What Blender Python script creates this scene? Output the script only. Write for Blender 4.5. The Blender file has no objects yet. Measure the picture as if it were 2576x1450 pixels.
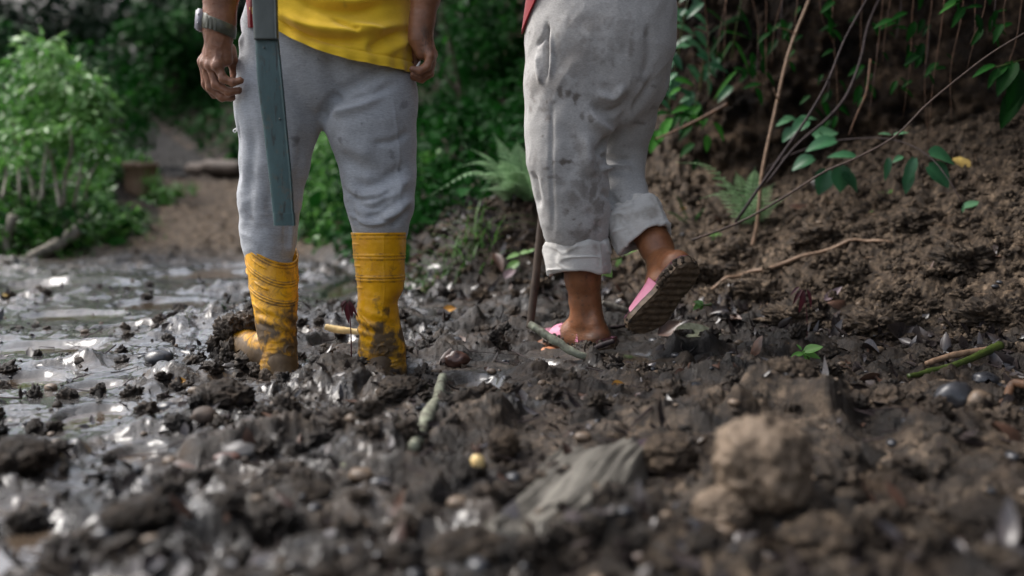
import bpy, math, random
import numpy as np
from mathutils import Vector, Matrix
R = math.radians
rng = np.random.default_rng(7)
random.seed(7)
C = bpy.context.scene.collection
SC = bpy.context.scene

# ------------------------------------------------------------------ camera, light, exposure
CAM_H = 0.50
PITCH = math.atan(265.0 / 2505.0)
cam_d = bpy.data.cameras.new('camera')
cam_d.sensor_width = 36.0
cam_d.lens = 36.0 * 2505.0 / 2576.0
cam_d.clip_start = 0.05
cam_d.clip_end = 400
cam_d.dof.use_dof = True
cam_d.dof.focus_distance = 2.66
cam_d.dof.aperture_fstop = 1.4
cam = bpy.data.objects.new('camera', cam_d)
C.objects.link(cam)
cam.location = (0, 0, CAM_H)
cam.rotation_euler = (R(90) - PITCH, 0, 0)
SC.camera = cam

SUN_EL, SUN_AZ = 52.0, -75.0       # azimuth measured from +Y towards +X
w = bpy.data.worlds.new('World'); SC.world = w; w.use_nodes = True
nt = w.node_tree; nt.nodes.clear()
sky = nt.nodes.new('ShaderNodeTexSky'); sky.sky_type = 'NISHITA'; sky.sun_disc = False
sky.sun_elevation = R(SUN_EL); sky.sun_rotation = R(SUN_AZ)
sky.air_density = 1.0; sky.dust_density = 4.0; sky.ozone_density = 1.0
hs = nt.nodes.new('ShaderNodeHueSaturation'); hs.inputs['Saturation'].default_value = 0.5
bg = nt.nodes.new('ShaderNodeBackground'); bg.inputs['Strength'].default_value = 0.12
wo = nt.nodes.new('ShaderNodeOutputWorld')
nt.links.new(sky.outputs[0], hs.inputs['Color']); nt.links.new(hs.outputs[0], bg.inputs['Color']); nt.links.new(bg.outputs[0], wo.inputs[0])
sl = bpy.data.lights.new('sun', 'SUN'); sl.energy = 1.2; sl.angle = R(30); sl.color = (1.0, 0.97, 0.93)
so = bpy.data.objects.new('sun', sl); C.objects.link(so)
sd = Vector((math.sin(R(SUN_AZ)) * math.cos(R(SUN_EL)), math.cos(R(SUN_AZ)) * math.cos(R(SUN_EL)), math.sin(R(SUN_EL))))
so.rotation_euler = sd.to_track_quat('Z', 'Y').to_euler()
SC.view_settings.view_transform = 'Standard'; SC.view_settings.look = 'None'
SC.view_settings.gamma = 1.0; SC.view_settings.use_curve_mapping = False
SC.view_settings.exposure = 1.26
SC.cycles.use_denoising = True
SC.cycles.max_bounces = 5
SC.cycles.sample_clamp_indirect = 6.0

# ------------------------------------------------------------------ helpers
def P(u, v, Y):
    """a point at real distance Y along the view direction through photograph position u, v (2576 wide)"""
    f = 2505.0; a = PITCH
    dx = (u - 1288.0) / f; dy = (725.0 - v) / f
    y = math.cos(a) + dy * math.sin(a); z = -math.sin(a) + dy * math.cos(a)
    s = Y / y
    return np.array([dx * s, Y, CAM_H + z * s])

_GY = 0.6 * 1.003 ** np.arange(1100)
def ground_at(u, v):
    """where the view direction through u, v meets the ground"""
    q = P(u, v, 1.0) - [0, 0, CAM_H]; x = q[0] * _GY; z = CAM_H + q[2] * _GY
    hit = np.nonzero(z <= height(x, _GY, False)[0])[0]
    k = hit[0] if len(hit) else -1
    return np.array([x[k], _GY[k], z[k]])

_perm = np.random.default_rng(3).permutation(512).astype(np.int64)
_perm = np.concatenate([_perm, _perm, _perm])
_gr = np.random.default_rng(5).random((4096, 3)) * 2 - 1
_gr /= np.linalg.norm(_gr, axis=1)[:, None]
def _h2(i, j, s=0):
    return _perm[(_perm[(i + s * 37) & 511] + j) & 511] 
def noise2(x, y, s=0):
    xi = np.floor(x).astype(np.int64); yi = np.floor(y).astype(np.int64)
    xf = x - xi; yf = y - yi
    u = xf * xf * xf * (xf * (xf * 6 - 15) + 10); v = yf * yf * yf * (yf * (yf * 6 - 15) + 10)
    def g(i, j, dx, dy):
        a = _h2(i, j, s) * (2 * np.pi / 512.0)
        return np.cos(a) * dx + np.sin(a) * dy
    a = g(xi, yi, xf, yf); b = g(xi + 1, yi, xf - 1, yf); c = g(xi, yi + 1, xf, yf - 1); d = g(xi + 1, yi + 1, xf - 1, yf - 1)
    return (a + (b - a) * u + (c - a) * v + (a - b - c + d) * u * v) * 1.5
def fbm2(x, y, o=5, s=0, g=0.5, ridged=False):
    t = 0; a = 1.0; n = 0
    for k in range(o):
        q = noise2(x, y, s + k)
        if ridged: q = 1 - 2 * np.abs(q)
        t = t + a * q; n += a; a *= g
        x, y = x * 1.62 - y * 1.18 + 3.7, x * 1.18 + y * 1.62 - 1.3
    return t / n
def worley2(x, y, s=0):
    xi = np.floor(x).astype(np.int64); yi = np.floor(y).astype(np.int64)
    f1 = np.full(x.shape, 9.0); f2 = np.full(x.shape, 9.0); idr = np.zeros(x.shape)
    for i in (-1, 0, 1):
        for j in (-1, 0, 1):
            h = _h2(xi + i, yi + j, s); h2 = _perm[(h + 91) & 511]; h3 = _perm[(h + 17) & 511]
            px = xi + i + 0.1 + 0.8 * h / 512.0; py = yi + j + 0.1 + 0.8 * h2 / 512.0
            d = np.hypot(x - px, y - py)
            m = d < f1
            f2 = np.where(m, f1, np.minimum(f2, d)); idr = np.where(m, h3 / 512.0, idr); f1 = np.where(m, d, f1)
    return f1, f2, idr
def noise3(p, s=0):
    i = np.floor(p).astype(np.int64); f = p - i
    u = f * f * f * (f * (f * 6 - 15) + 10)
    def g(a, b, c):
        h = _perm[(_perm[(_perm[(i[:, 0] + a + s * 31) & 511] + i[:, 1] + b) & 511] + i[:, 2] + c) & 511]
        v = _gr[h * 7 & 4095]
        return v[:, 0] * (f[:, 0] - a) + v[:, 1] * (f[:, 1] - b) + v[:, 2] * (f[:, 2] - c)
    def l(a, b, t): return a + (b - a) * t
    x = [[l(g(0, b, c), g(1, b, c), u[:, 0]) for c in (0, 1)] for b in (0, 1)]
    y = [l(x[0][c], x[1][c], u[:, 1]) for c in (0, 1)]
    return l(y[0], y[1], u[:, 2]) * 1.5
def fbm3(p, o=4, s=0, g=0.5):
    t = 0; a = 1.0; n = 0; p = np.array(p, float)
    for k in range(o):
        t = t + a * noise3(p, s + k); n += a; a *= g; p = p * 2.03 + 5.1
    return t / n
def sstep(a, b, x):
    t = np.clip((x - a) / (b - a), 0, 1); return t * t * (3 - 2 * t)
def srgb(r, g, b):
    f = lambda c: ((c + 0.055) / 1.055) ** 2.4 if c > 0.04045 else c / 12.92
    return (f(r / 255), f(g / 255), f(b / 255))

ORG = {}
def finish(name, me, mat, parent, org):
    o = bpy.data.objects.new(name, me); C.objects.link(o)
    if mat is not None: me.materials.append(mat)
    if parent is not None: o.parent = parent; ORG[o] = ORG[parent]
    else: o.location = org; ORG[o] = np.array(org, float)
    return o
def mesh(name, V, F, mat, parent=None, org=None, smooth=True, attrs=None):
    """V: world-space vertices, F: (n,k) int array or a list of such arrays, or list of tuples"""
    V = np.asarray(V, dtype=np.float64)
    if parent is not None: org = ORG[parent]
    elif org is None:
        org = np.array([(V[:, 0].min() + V[:, 0].max()) / 2, (V[:, 1].min() + V[:, 1].max()) / 2, V[:, 2].min()])
    org = np.array(org, float)
    me = bpy.data.meshes.new(name)
    arrs = [np.asarray(F)] if isinstance(F, np.ndarray) else [np.asarray(f) for f in F] if len(F) and isinstance(F[0], np.ndarray) else None
    if arrs is None:
        me.from_pydata((V - org).tolist(), [], F)
    else:
        arrs = [a for a in arrs if len(a)]
        nl = sum(a.size for a in arrs); nf = sum(len(a) for a in arrs)
        me.vertices.add(len(V)); me.vertices.foreach_set('co', (V - org).astype(np.float32).ravel())
        me.loops.add(nl); me.loops.foreach_set('vertex_index', np.concatenate([a.ravel() for a in arrs]).astype(np.int32))
        me.polygons.add(nf)
        tot = np.concatenate([np.full(len(a), a.shape[1]) for a in arrs]).astype(np.int32)
        me.polygons.foreach_set('loop_start', np.concatenate([[0], np.cumsum(tot)[:-1]]).astype(np.int32))
        me.update(calc_edges=True)
    me.polygons.foreach_set('use_smooth', np.full(len(me.polygons), smooth))
    for k, a in (attrs or {}).items():
        at = me.attributes.new(k, 'FLOAT', 'POINT'); at.data.foreach_set('value', np.asarray(a, np.float32))
    me.update()
    return finish(name, me, mat, parent, org)
def tag(o, label=None, cat=None, group=None, kind=None):
    if label: o['label'] = label
    if cat: o['category'] = cat
    if group: o['group'] = group
    if kind: o['kind'] = kind
    return o
def thing(name, label, cat, loc, group=None):
    o = bpy.data.objects.new(name, None); C.objects.link(o); o.location = loc; o.empty_display_size = 0.05
    ORG[o] = np.array(loc, float)
    return tag(o, label, cat, group)

class MB:
    """collects pieces (arrays) into one mesh"""
    def __init__(s): s.V = []; s.F = {}; s.A = []; s.n = 0
    def add(s, V, F, a=0.5):
        V = np.asarray(V, float); F = np.asarray(F)
        s.F.setdefault(F.shape[1], []).append(F + s.n); s.V.append(V)
        s.A.append(np.full(len(V), a) if np.isscalar(a) else np.asarray(a)); s.n += len(V)
    def build(s, name, mat, parent=None, org=None, smooth=True):
        return mesh(name, np.concatenate(s.V), [np.concatenate(f) for f in s.F.values()], mat, parent, org, smooth, {'rnd': np.concatenate(s.A)})

def catmull(pts, n):
    pts = np.asarray(pts, float)
    if len(pts) < 3:
        t = np.linspace(0, 1, n)[:, None]; return pts[0] * (1 - t) + pts[-1] * t
    q = np.vstack([2 * pts[0] - pts[1], pts, 2 * pts[-1] - pts[-2]])
    T = np.linspace(0, len(pts) - 1 - 1e-9, n); k = T.astype(int); t = (T - k)[:, None]
    a, b, c, d = q[k], q[k + 1], q[k + 2], q[k + 3]
    return 0.5 * ((2 * b) + (c - a) * t + (2 * a - 5 * b + 4 * c - d) * t * t + (3 * b - a - 3 * c + d) * t ** 3)
def tube(pts, rad, sides=8, n=None, bump=0.0, seed=0, caps=True):
    """swept tube through points with radii; returns V, F"""
    m = n or max(len(pts), 2)
    pp = catmull(pts, m)
    rr = np.interp(np.linspace(0, 1, m), np.linspace(0, 1, len(np.atleast_1d(rad))), np.atleast_1d(rad)) if np.ndim(rad) else np.full(m, rad)
    tg = np.gradient(pp, axis=0); tg /= np.linalg.norm(tg, axis=1)[:, None] + 1e-12
    ref = np.array([0, 0, 1.0]) if abs(tg[0][2]) < 0.9 else np.array([1.0, 0, 0])
    V = []
    nrm = np.cross(tg[0], ref); nrm /= np.linalg.norm(nrm)
    th = np.arange(sides) * 2 * np.pi / sides
    for i in range(m):
        nrm = nrm - tg[i] * nrm.dot(tg[i]); nrm /= np.linalg.norm(nrm) + 1e-12
        bn = np.cross(tg[i], nrm)
        V.append(pp[i] + rr[i] * (np.cos(th)[:, None] * nrm + np.sin(th)[:, None] * bn))
    V = np.concatenate(V)
    if bump:
        cen = np.repeat(pp, sides, axis=0); d = V - cen
        V = cen + d * (1 + bump * fbm3(V * (0.35 / max(rr.mean(), 1e-4)) + seed * 9.1, 3))[:, None]
    i = np.arange(m - 1)[:, None] * sides; j = np.arange(sides)[None, :]; k = (j + 1) % sides
    F = np.stack([i + j, i + k, i + sides + k, i + sides + j], -1).reshape(-1, 4)
    if caps:
        n0 = len(V); V = np.vstack([V, pp[0], pp[-1]])
        c0 = np.stack([np.full(sides, n0), (j[0] + 1) % sides, j[0], j[0]], -1)
        c1 = np.stack([np.full(sides, n0 + 1), (m - 1) * sides + j[0], (m - 1) * sides + (j[0] + 1) % sides, (m - 1) * sides + (j[0] + 1) % sides], -1)
        # triangles, stored apart
        return V, F, np.vstack([c0[:, :3], c1[:, :3]])
    return V, F, np.zeros((0, 3), int)
def add_tube(mb, pts, rad, sides=8, n=None, bump=0.0, seed=0, a=0.5):
    V, F, T = tube(pts, rad, sides, n, bump, seed)
    mb.F.setdefault(4, []).append(F + mb.n); mb.F.setdefault(3, []).append(T + mb.n)
    mb.V.append(V); mb.A.append(np.full(len(V), a)); mb.n += len(V)

_t = (1 + 5 ** 0.5) / 2
def ico(sub):
    import bmesh
    bm = bmesh.new(); bmesh.ops.create_icosphere(bm, subdivisions=sub, radius=1.0)
    V = np.array([v.co[:] for v in bm.verts]); F = np.array([[v.index for v in f.verts] for f in bm.faces]); bm.free()
    return V, F
ICO = {k: ico(k) for k in (1, 2, 3, 4, 5)}
def clod(r, sub=3, seed=0, rough=0.35, squash=(1, 1, 0.75), freq=1.6, oct=4):
    V, F = ICO[sub]
    V = V * (1 + rough * fbm3(V * freq + seed * 3.17, oct, 2))[:, None]
    V = V * (1 + rough * 0.5 * (0.5 - np.abs(fbm3(V * freq * 2.2 + seed * 1.7, 3, 9)) * 2))[:, None]
    V = V * (1 + rough * .45 * (.35 - np.abs(noise3(V * freq * 2.6 + seed * 2.9, 5))))[:, None]
    return V * np.array(squash) * r, F
def rotm(ax, ay, az):
    return np.array(Matrix.Rotation(az, 3, 'Z') @ Matrix.Rotation(ay, 3, 'Y') @ Matrix.Rotation(ax, 3, 'X'))

# ---- leaves: vectorised cloud of small folded leaf faces
LT = np.array([[0, 0, 0], [-.5, .28, 0], [0, .3, 0], [.5, .28, 0], [-.42, .62, 0], [0, .64, 0], [.42, .62, 0], [0, 1, 0]], float)
LQ = np.array([[1, 4, 5, 2], [2, 5, 6, 3]]); LTRI = np.array([[0, 1, 2], [0, 2, 3], [4, 7, 5], [5, 7, 6]])
def unit(a): return a / (np.linalg.norm(a, axis=-1, keepdims=True) + 1e-9)
def leaf_cloud(pos, dirs, nrm, L, W, fold=0.25, curl=0.25):
    n = len(pos); dirs = unit(dirs); side = unit(np.cross(dirs, nrm)); up = np.cross(side, dirs)
    L = np.broadcast_to(L, n)[:, None, None]; W = np.broadcast_to(W, n)[:, None, None]
    x = LT[None, :, 0:1] * W; y = LT[None, :, 1:2] * L
    z = np.abs(LT[None, :, 0:1]) * W * np.broadcast_to(fold, n)[:, None, None] - (LT[None, :, 1:2] ** 2) * L * np.broadcast_to(curl, n)[:, None, None]
    V = pos[:, None] + side[:, None] * x + dirs[:, None] * y + up[:, None] * z
    off = (np.arange(n) * 8)[:, None, None]
    return V.reshape(-1, 3), (LQ[None] + off).reshape(-1, 4), (LTRI[None] + off).reshape(-1, 3)
def add_leaves(mb, pos, dirs, nrm, L, W, fold=0.25, curl=0.25, rnd=None):
    V, Q, T = leaf_cloud(np.asarray(pos, float), np.asarray(dirs, float), np.asarray(nrm, float), L, W, fold, curl)
    mb.F.setdefault(4, []).append(Q + mb.n); mb.F.setdefault(3, []).append(T + mb.n); mb.V.append(V)
    rnd = rng.random(len(pos)) if rnd is None else np.broadcast_to(rnd, len(pos))
    mb.A.append(np.repeat(rnd, 8)); mb.n += len(V)

# ------------------------------------------------------------------ materials
def newmat(name):
    m = bpy.data.materials.new(name); m.use_nodes = True
    n = m.node_tree.nodes; l = m.node_tree.links
    b = n['Principled BSDF']
    return m, n, l, b
def N_noise(n, l, scale, detail=6, rough=0.6, coord=None, dist=0.0, vec_scale=None):
    t = n.new('ShaderNodeTexNoise'); t.inputs['Scale'].default_value = scale; t.inputs['Detail'].default_value = detail
    t.inputs['Roughness'].default_value = rough; t.inputs['Distortion'].default_value = dist
    g = n.new('ShaderNodeNewGeometry') if coord is None else coord
    src = g.outputs['Position'] if coord is None else g
    if vec_scale is not None:
        mp = n.new('ShaderNodeMapping'); mp.inputs['Scale'].default_value = vec_scale; l.new(src, mp.inputs['Vector']); src = mp.outputs[0]
    l.new(src, t.inputs['Vector'])
    return t.outputs['Fac']
def N_ramp(n, l, fac, stops):
    r = n.new('ShaderNodeValToRGB'); l.new(fac, r.inputs['Fac']); e = r.color_ramp.elements
    while len(e) < len(stops): e.new(0.5)
    for k, (p, c) in enumerate(stops):
        e[k].position = p; e[k].color = (*c, 1) if not np.isscalar(c) else (c, c, c, 1)
    return r.outputs['Color']
def N_mix(n, l, fac, a, b):
    m = n.new('ShaderNodeMix'); m.data_type = 'RGBA'
    (l.new(fac, m.inputs[0]) if not np.isscalar(fac) else setattr(m.inputs[0], 'default_value', fac))
    for s, v in ((m.inputs[6], a), (m.inputs[7], b)):
        if isinstance(v, tuple): s.default_value = (*v, 1)
        else: l.new(v, s)
    return m.outputs[2]
def N_math(n, l, op, a, b=None, clamp=False):
    m = n.new('ShaderNodeMath'); m.operation = op; m.use_clamp = clamp
    for s, v in ((m.inputs[0], a), (m.inputs[1], b)):
        if v is None: continue
        if np.isscalar(v): s.default_value = v
        else: l.new(v, s)
    return m.outputs[0]
def N_attr(n, name):
    a = n.new('ShaderNodeAttribute'); a.attribute_name = name; return a.outputs['Fac']
def N_bump(n, l, b, h, strength, dist):
    bp = n.new('ShaderNodeBump'); bp.inputs['Strength'].default_value = strength; bp.inputs['Distance'].default_value = dist
    l.new(h, bp.inputs['Height']); l.new(bp.outputs[0], b.inputs['Normal']); return bp

def mat_mud():
    m, n, l, b = newmat('wet_mud')
    n1 = N_noise(n, l, 7, 8, 0.65); n2 = N_noise(n, l, 45, 6, 0.6)
    dark = N_ramp(n, l, n1, [(0.36, (0.003, 0.0025, 0.002)), (0.52, (0.019, 0.013, 0.0085)), (0.68, (0.085, 0.058, 0.038))])
    tan = N_ramp(n, l, n2, [(0.34, (0.016, 0.011, 0.007)), (0.5, (0.080, 0.057, 0.038)), (0.7, (0.28, 0.205, 0.14))])
    c = N_mix(n, l, N_attr(n, 'tan'), dark, tan)
    n3 = N_noise(n, l, 26, 6, 0.7)
    c = N_mix(n, l, N_ramp(n, l, n3, [(0.4, 0.0), (0.72, 0.6)]), c, (0.018, 0.016, 0.016))
    l.new(c, b.inputs['Base Color'])
    rr = N_math(n, l, 'MULTIPLY_ADD', N_attr(n, 'wet'), -0.50)
    rr.node.inputs[2].default_value = 0.66
    r2 = N_math(n, l, 'MULTIPLY_ADD', n2, 0.34); l.new(N_math(n, l, 'SUBTRACT', rr, 0.17), r2.node.inputs[2])
    l.new(r2, b.inputs['Roughness'])
    sp = N_math(n, l, 'MULTIPLY_ADD', N_attr(n, 'wet'), 0.55); sp.node.inputs[2].default_value = 0.10; l.new(sp, b.inputs['Specular IOR Level'])
    hb = N_math(n, l, 'ADD', N_noise(n, l, 90, 8, 0.7), N_math(n, l, 'MULTIPLY', N_noise(n, l, 300, 4, 0.6), 0.4))
    N_bump(n, l, b, hb, 1.0, 0.007)
    b.inputs['Coat Roughness'].default_value = .08; l.new(N_ramp(n, l, N_math(n, l, 'MULTIPLY', N_attr(n, 'wet'), N_noise(n, l, 34, 5, .7)), [(.27, 0.0), (.46, .85)]), b.inputs['Coat Weight'])
    return m
def mat_simple(name, c1, c2, scale=20, rough=0.5, bump=0.3, bdist=0.003, spec=0.5, rnd=False, vs=None, r2=None):
    m, n, l, b = newmat(name)
    tc = n.new('ShaderNodeTexCoord')
    f = N_noise(n, l, scale, 6, 0.6, coord=tc.outputs['Object'], vec_scale=vs)
    c = N_ramp(n, l, f, [(0.32, c1), (0.68, c2)])
    if rnd:
        c = N_mix(n, l, N_attr(n, 'rnd'), c, N_ramp(n, l, f, [(0.3, tuple(x * 1.9 for x in c1)), (0.7, tuple(x * 1.5 for x in c2))]))
    l.new(c, b.inputs['Base Color'])
    if r2 is None: b.inputs['Roughness'].default_value = rough
    else: l.new(N_ramp(n, l, f, [(0.3, rough), (0.7, r2)]), b.inputs['Roughness'])
    b.inputs['Specular IOR Level'].default_value = spec
    if bump: N_bump(n, l, b, f, bump, bdist)
    return m
def mat_leaf(name, c1, c2, c3=None, rough=0.42, trans=0.35, spec=0.4):
    """per-leaf colour from the 'rnd' attribute, with translucency"""
    m, n, l, b = newmat(name)
    st = [(0.0, c1), (0.6, c2)] + ([(1.0, c3)] if c3 else [])
    c = N_ramp(n, l, N_attr(n, 'rnd'), st)
    f = N_noise(n, l, 60, 3, 0.5)
    c = N_mix(n, l, N_math(n, l, 'MULTIPLY', f, 0.5), c, tuple(x * 0.5 for x in c1))
    l.new(c, b.inputs['Base Color']); b.inputs['Roughness'].default_value = rough
    b.inputs['Specular IOR Level'].default_value = spec
    t = n.new('ShaderNodeBsdfTranslucent'); l.new(c, t.inputs['Color'])
    mx = n.new('ShaderNodeMixShader'); mx.inputs[0].default_value = trans
    out = n['Material Output']; l.new(b.outputs[0], mx.inputs[1]); l.new(t.outputs[0], mx.inputs[2]); l.new(mx.outputs[0], out.inputs[0])
    return m
def mat_fabric(name, c, dirt=(0.10, 0.075, 0.05), streak=(6, 6, 60), amt=0.18, weave=900, bump=0.16, rough=0.9):
    m, n, l, b = newmat(name)
    f = N_noise(n, l, 9, 4, 0.6, vec_scale=streak)
    g = N_noise(n, l, 160, 3, 0.7, vec_scale=(1, 1, 3.0))
    v = N_math(n, l, 'ADD', N_math(n, l, 'MULTIPLY', f, 0.5), N_math(n, l, 'MULTIPLY', g, 0.5))
    col = N_ramp(n, l, v, [(0.35, tuple(x * (1 - amt) for x in c)), (0.65, tuple(x * (1 + amt) for x in c))])
    blot = N_ramp(n, l, N_noise(n, l, 5, 5, 0.6), [(0.5, 0.0), (0.75, 0.22)])
    col = N_mix(n, l, blot, col, tuple(x * 0.55 for x in c))
    col = N_mix(n, l, N_attr(n, 'stain'), col, dirt)
    l.new(col, b.inputs['Base Color']); b.inputs['Roughness'].default_value = rough
    b.inputs['Specular IOR Level'].default_value = 0.15
    b.inputs['Sheen Weight'].default_value = 0.25; b.inputs['Sheen Roughness'].default_value = 0.5
    N_bump(n, l, b, N_math(n, l, 'ADD', N_noise(n, l, weave, 2, 0.5), N_math(n, l, 'MULTIPLY', N_noise(n, l, 60, 4, 0.6), 0.8)), bump, 0.0015)
    return m
def mat_skin(name, c1, c2):
    m, n, l, b = newmat(name)
    f = N_noise(n, l, 22, 6, 0.6)
    c = N_ramp(n, l, f, [(0.3, c1), (0.7, c2)])
    c = N_mix(n, l, N_attr(n, 'stain'), c, (0.045, 0.035, 0.028))
    c = N_mix(n, l, N_attr(n, 'pale'), c, tuple(min(1, x * 1.6) for x in c2))
    l.new(c, b.inputs['Base Color']); b.inputs['Roughness'].default_value = 0.42
    b.inputs['Subsurface Weight'].default_value = 0.12; b.inputs['Subsurface Radius'].default_value = (0.6, 0.25, 0.12); b.inputs['Subsurface Scale'].default_value = 0.01
    N_bump(n, l, b, N_math(n, l, 'ADD', N_noise(n, l, 260, 4, 0.6), N_math(n, l, 'MULTIPLY', N_noise(n, l, 60, 4, 0.6, vec_scale=(1, 1, 3)), 1.2)), 0.6, 0.0016)
    return m
M = {}
M['mud'] = mat_mud()
M['clod'] = M['mud']
def mat_rubber():
    m, n, l, b = newmat('yellow_rubber')
    f = N_noise(n, l, 14, 6, 0.65); g = N_noise(n, l, 40, 8, 0.7, dist=0.6)
    c = N_ramp(n, l, f, [(0.3, (0.60, 0.26, 0.004)), (0.6, (0.80, 0.40, 0.005)), (0.8, (0.85, 0.46, 0.01))])
    sm = N_math(n, l, 'ADD', N_attr(n, 'stain'), N_math(n, l, 'MULTIPLY', N_math(n, l, 'SUBTRACT', g, 0.5), 1.5), clamp=True)
    d = N_ramp(n, l, sm, [(0.18, 0.0), (0.42, 0.55), (0.7, 0.97)])
    c = N_mix(n, l, d, c, N_ramp(n, l, f, [(0.3, (0.030, 0.020, 0.012)), (0.7, (0.11, 0.07, 0.035))]))
    l.new(c, b.inputs['Base Color'])
    l.new(N_ramp(n, l, sm, [(0.2, 0.34), (0.6, 0.6)]), b.inputs['Roughness'])
    N_bump(n, l, b, N_math(n, l, 'ADD', N_math(n, l, 'MULTIPLY', sm, 1.0), N_math(n, l, 'MULTIPLY', g, 0.6)), 0.35, 0.003)
    return m
M['rubber'] = mat_rubber()
M['pants_m'] = mat_fabric('grey_heather_jersey', (0.375, 0.39, 0.415), dirt=(0.05, 0.042, 0.038), streak=(6, 6, 75), amt=.27)
M['pants_w'] = mat_fabric('pale_grey_jersey', (0.43, 0.42, 0.41), dirt=(0.075, 0.052, 0.034), streak=(14, 14, 30), amt=0.2)
M['cuff'] = mat_fabric('inside_out_fleece', (0.56, 0.545, 0.52), dirt=(0.13, 0.095, 0.06), amt=0.10, weave=420, bump=0.6)
M['shirt'] = mat_fabric('yellow_cotton', (0.78, 0.50, 0.03), dirt=(0.3, 0.2, 0.05), amt=0.05, streak=(4, 4, 8))
M['red'] = mat_fabric('red_cotton', (0.22, 0.006, 0.012), dirt=(0.1, 0.0, 0.0), amt=0.08)
M['skin_m'] = mat_skin('tanned_skin', (0.135, 0.056, 0.030), (0.27, 0.118, 0.062))
M['skin_w'] = mat_skin('brown_skin', (0.165, 0.062, 0.026), (0.30, 0.125, 0.055))
M['hair'] = mat_simple('black_hair', (0.008, 0.006, 0.005), (0.02, 0.016, 0.014), 80, 0.4, 0.4)
def mat_sheath():
    m, n, l, b = newmat('worn_teal_plastic')
    f = N_noise(n, l, 12, 6, .65, vec_scale=(1, 1, .35)); g = N_noise(n, l, 55, 5, .7, vec_scale=(1.6, 1, .22)); h = N_noise(n, l, 26, 5, .75)
    c = N_ramp(n, l, f, [(.3, (.020, .050, .054)), (.7, (.046, .095, .098))])
    c = N_mix(n, l, N_ramp(n, l, h, [(.53, 0.0), (.60, .65)]), c, (.075, .075, .062))
    c = N_mix(n, l, N_ramp(n, l, g, [(.58, 0.0), (.63, .85)]), c, (.018, .020, .018))
    l.new(c, b.inputs['Base Color']); l.new(N_ramp(n, l, h, [(.4, .38), (.65, .7)]), b.inputs['Roughness'])
    N_bump(n, l, b, N_math(n, l, 'ADD', g, f), .25, .002)
    return m
M['teal'] = mat_sheath()
M['greyp'] = mat_simple('grey_sheath_skin', (0.035, 0.045, 0.043), (0.085, 0.10, 0.095), 18, 0.42, 0.2, vs=(1, 1, 0.4), r2=0.6)
M['strapgrey'] = mat_simple('olive_resin', (0.05, 0.05, 0.035), (0.12, 0.12, 0.085), 40, 0.4, 0.1)
M['case'] = mat_simple('silver_plastic', (0.33, 0.32, 0.35), (0.5, 0.49, 0.52), 30, 0.25, 0.05)
M['silver'] = mat_simple('silver_metal', (0.5, 0.5, 0.5), (0.7, 0.7, 0.7), 30, 0.25, 0.0)
M['glass'] = mat_simple('dark_display', (0.03, 0.035, 0.03), (0.05, 0.055, 0.045), 30, 0.1, 0.0)
M['pink'] = mat_simple('pink_foam', (0.62, 0.22, 0.34), (0.78, 0.33, 0.46), 25, 0.5, 0.1)
M['ink'] = mat_simple('dark_ink', (0.03, 0.02, 0.03), (0.05, 0.03, 0.05), 25, 0.5, 0.0)
M['white'] = mat_simple('white_thread', (0.6, 0.6, 0.6), (0.8, 0.8, 0.8), 80, 0.8, 0.0)

# ------------------------------------------------------------------ terrain
RB = np.array([[3.2, 0.6], [2.3, 1.6], [1.36, 2.6], [0.95, 3.2], [0.6, 3.65], [0.12, 4.0], [-0.35, 4.15], [-0.75, 5.1], [-1.55, 7.0], [-2.2, 9.0], [-2.75, 10.2], [-3.5, 12], [-4.8, 14], [-5.95, 16], [-10.5, 24], [-24, 40]])
LB = np.array([[-30, 3.0], [-6, 5.9], [-3.6, 6.15], [-2.75, 6.35], [-2.6, 6.9], [-2.72, 8], [-3.3, 9.6], [-4.3, 12], [-5.6, 14], [-6.7, 16], [-11.6, 24], [-27, 40]])
BL = np.array([[4.6, 1.9], [3.2, 3.0], [2.45, 3.75], [1.75, 4.35], [1.05, 4.62], [0.70, 5.0], [0.42, 5.9], [0.1, 7.2], [-0.4, 9.0]])
def sdline(x, y, L):
    """distance to a polyline, positive on its right side going along it"""
    best = np.full(np.shape(x), 1e9); sg = np.ones(np.shape(x))
    for a, b in zip(L[:-1], L[1:]):
        d = b - a; t = np.clip(((x - a[0]) * d[0] + (y - a[1]) * d[1]) / d.dot(d), 0, 1)
        ex = x - a[0] - t * d[0]; ey = y - a[1] - t * d[1]; q = np.hypot(ex, ey)
        c = (x - a[0]) * d[1] - (y - a[1]) * d[0]
        m = q < best; best = np.where(m, q, best); sg = np.where(m, np.sign(c), sg)
    return best * sg
def gauss(x, y, cx, cy, rx, ry): return np.exp(-((x - cx) / rx) ** 2 - ((y - cy) / ry) ** 2)
WATER_Z = -0.014
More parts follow.
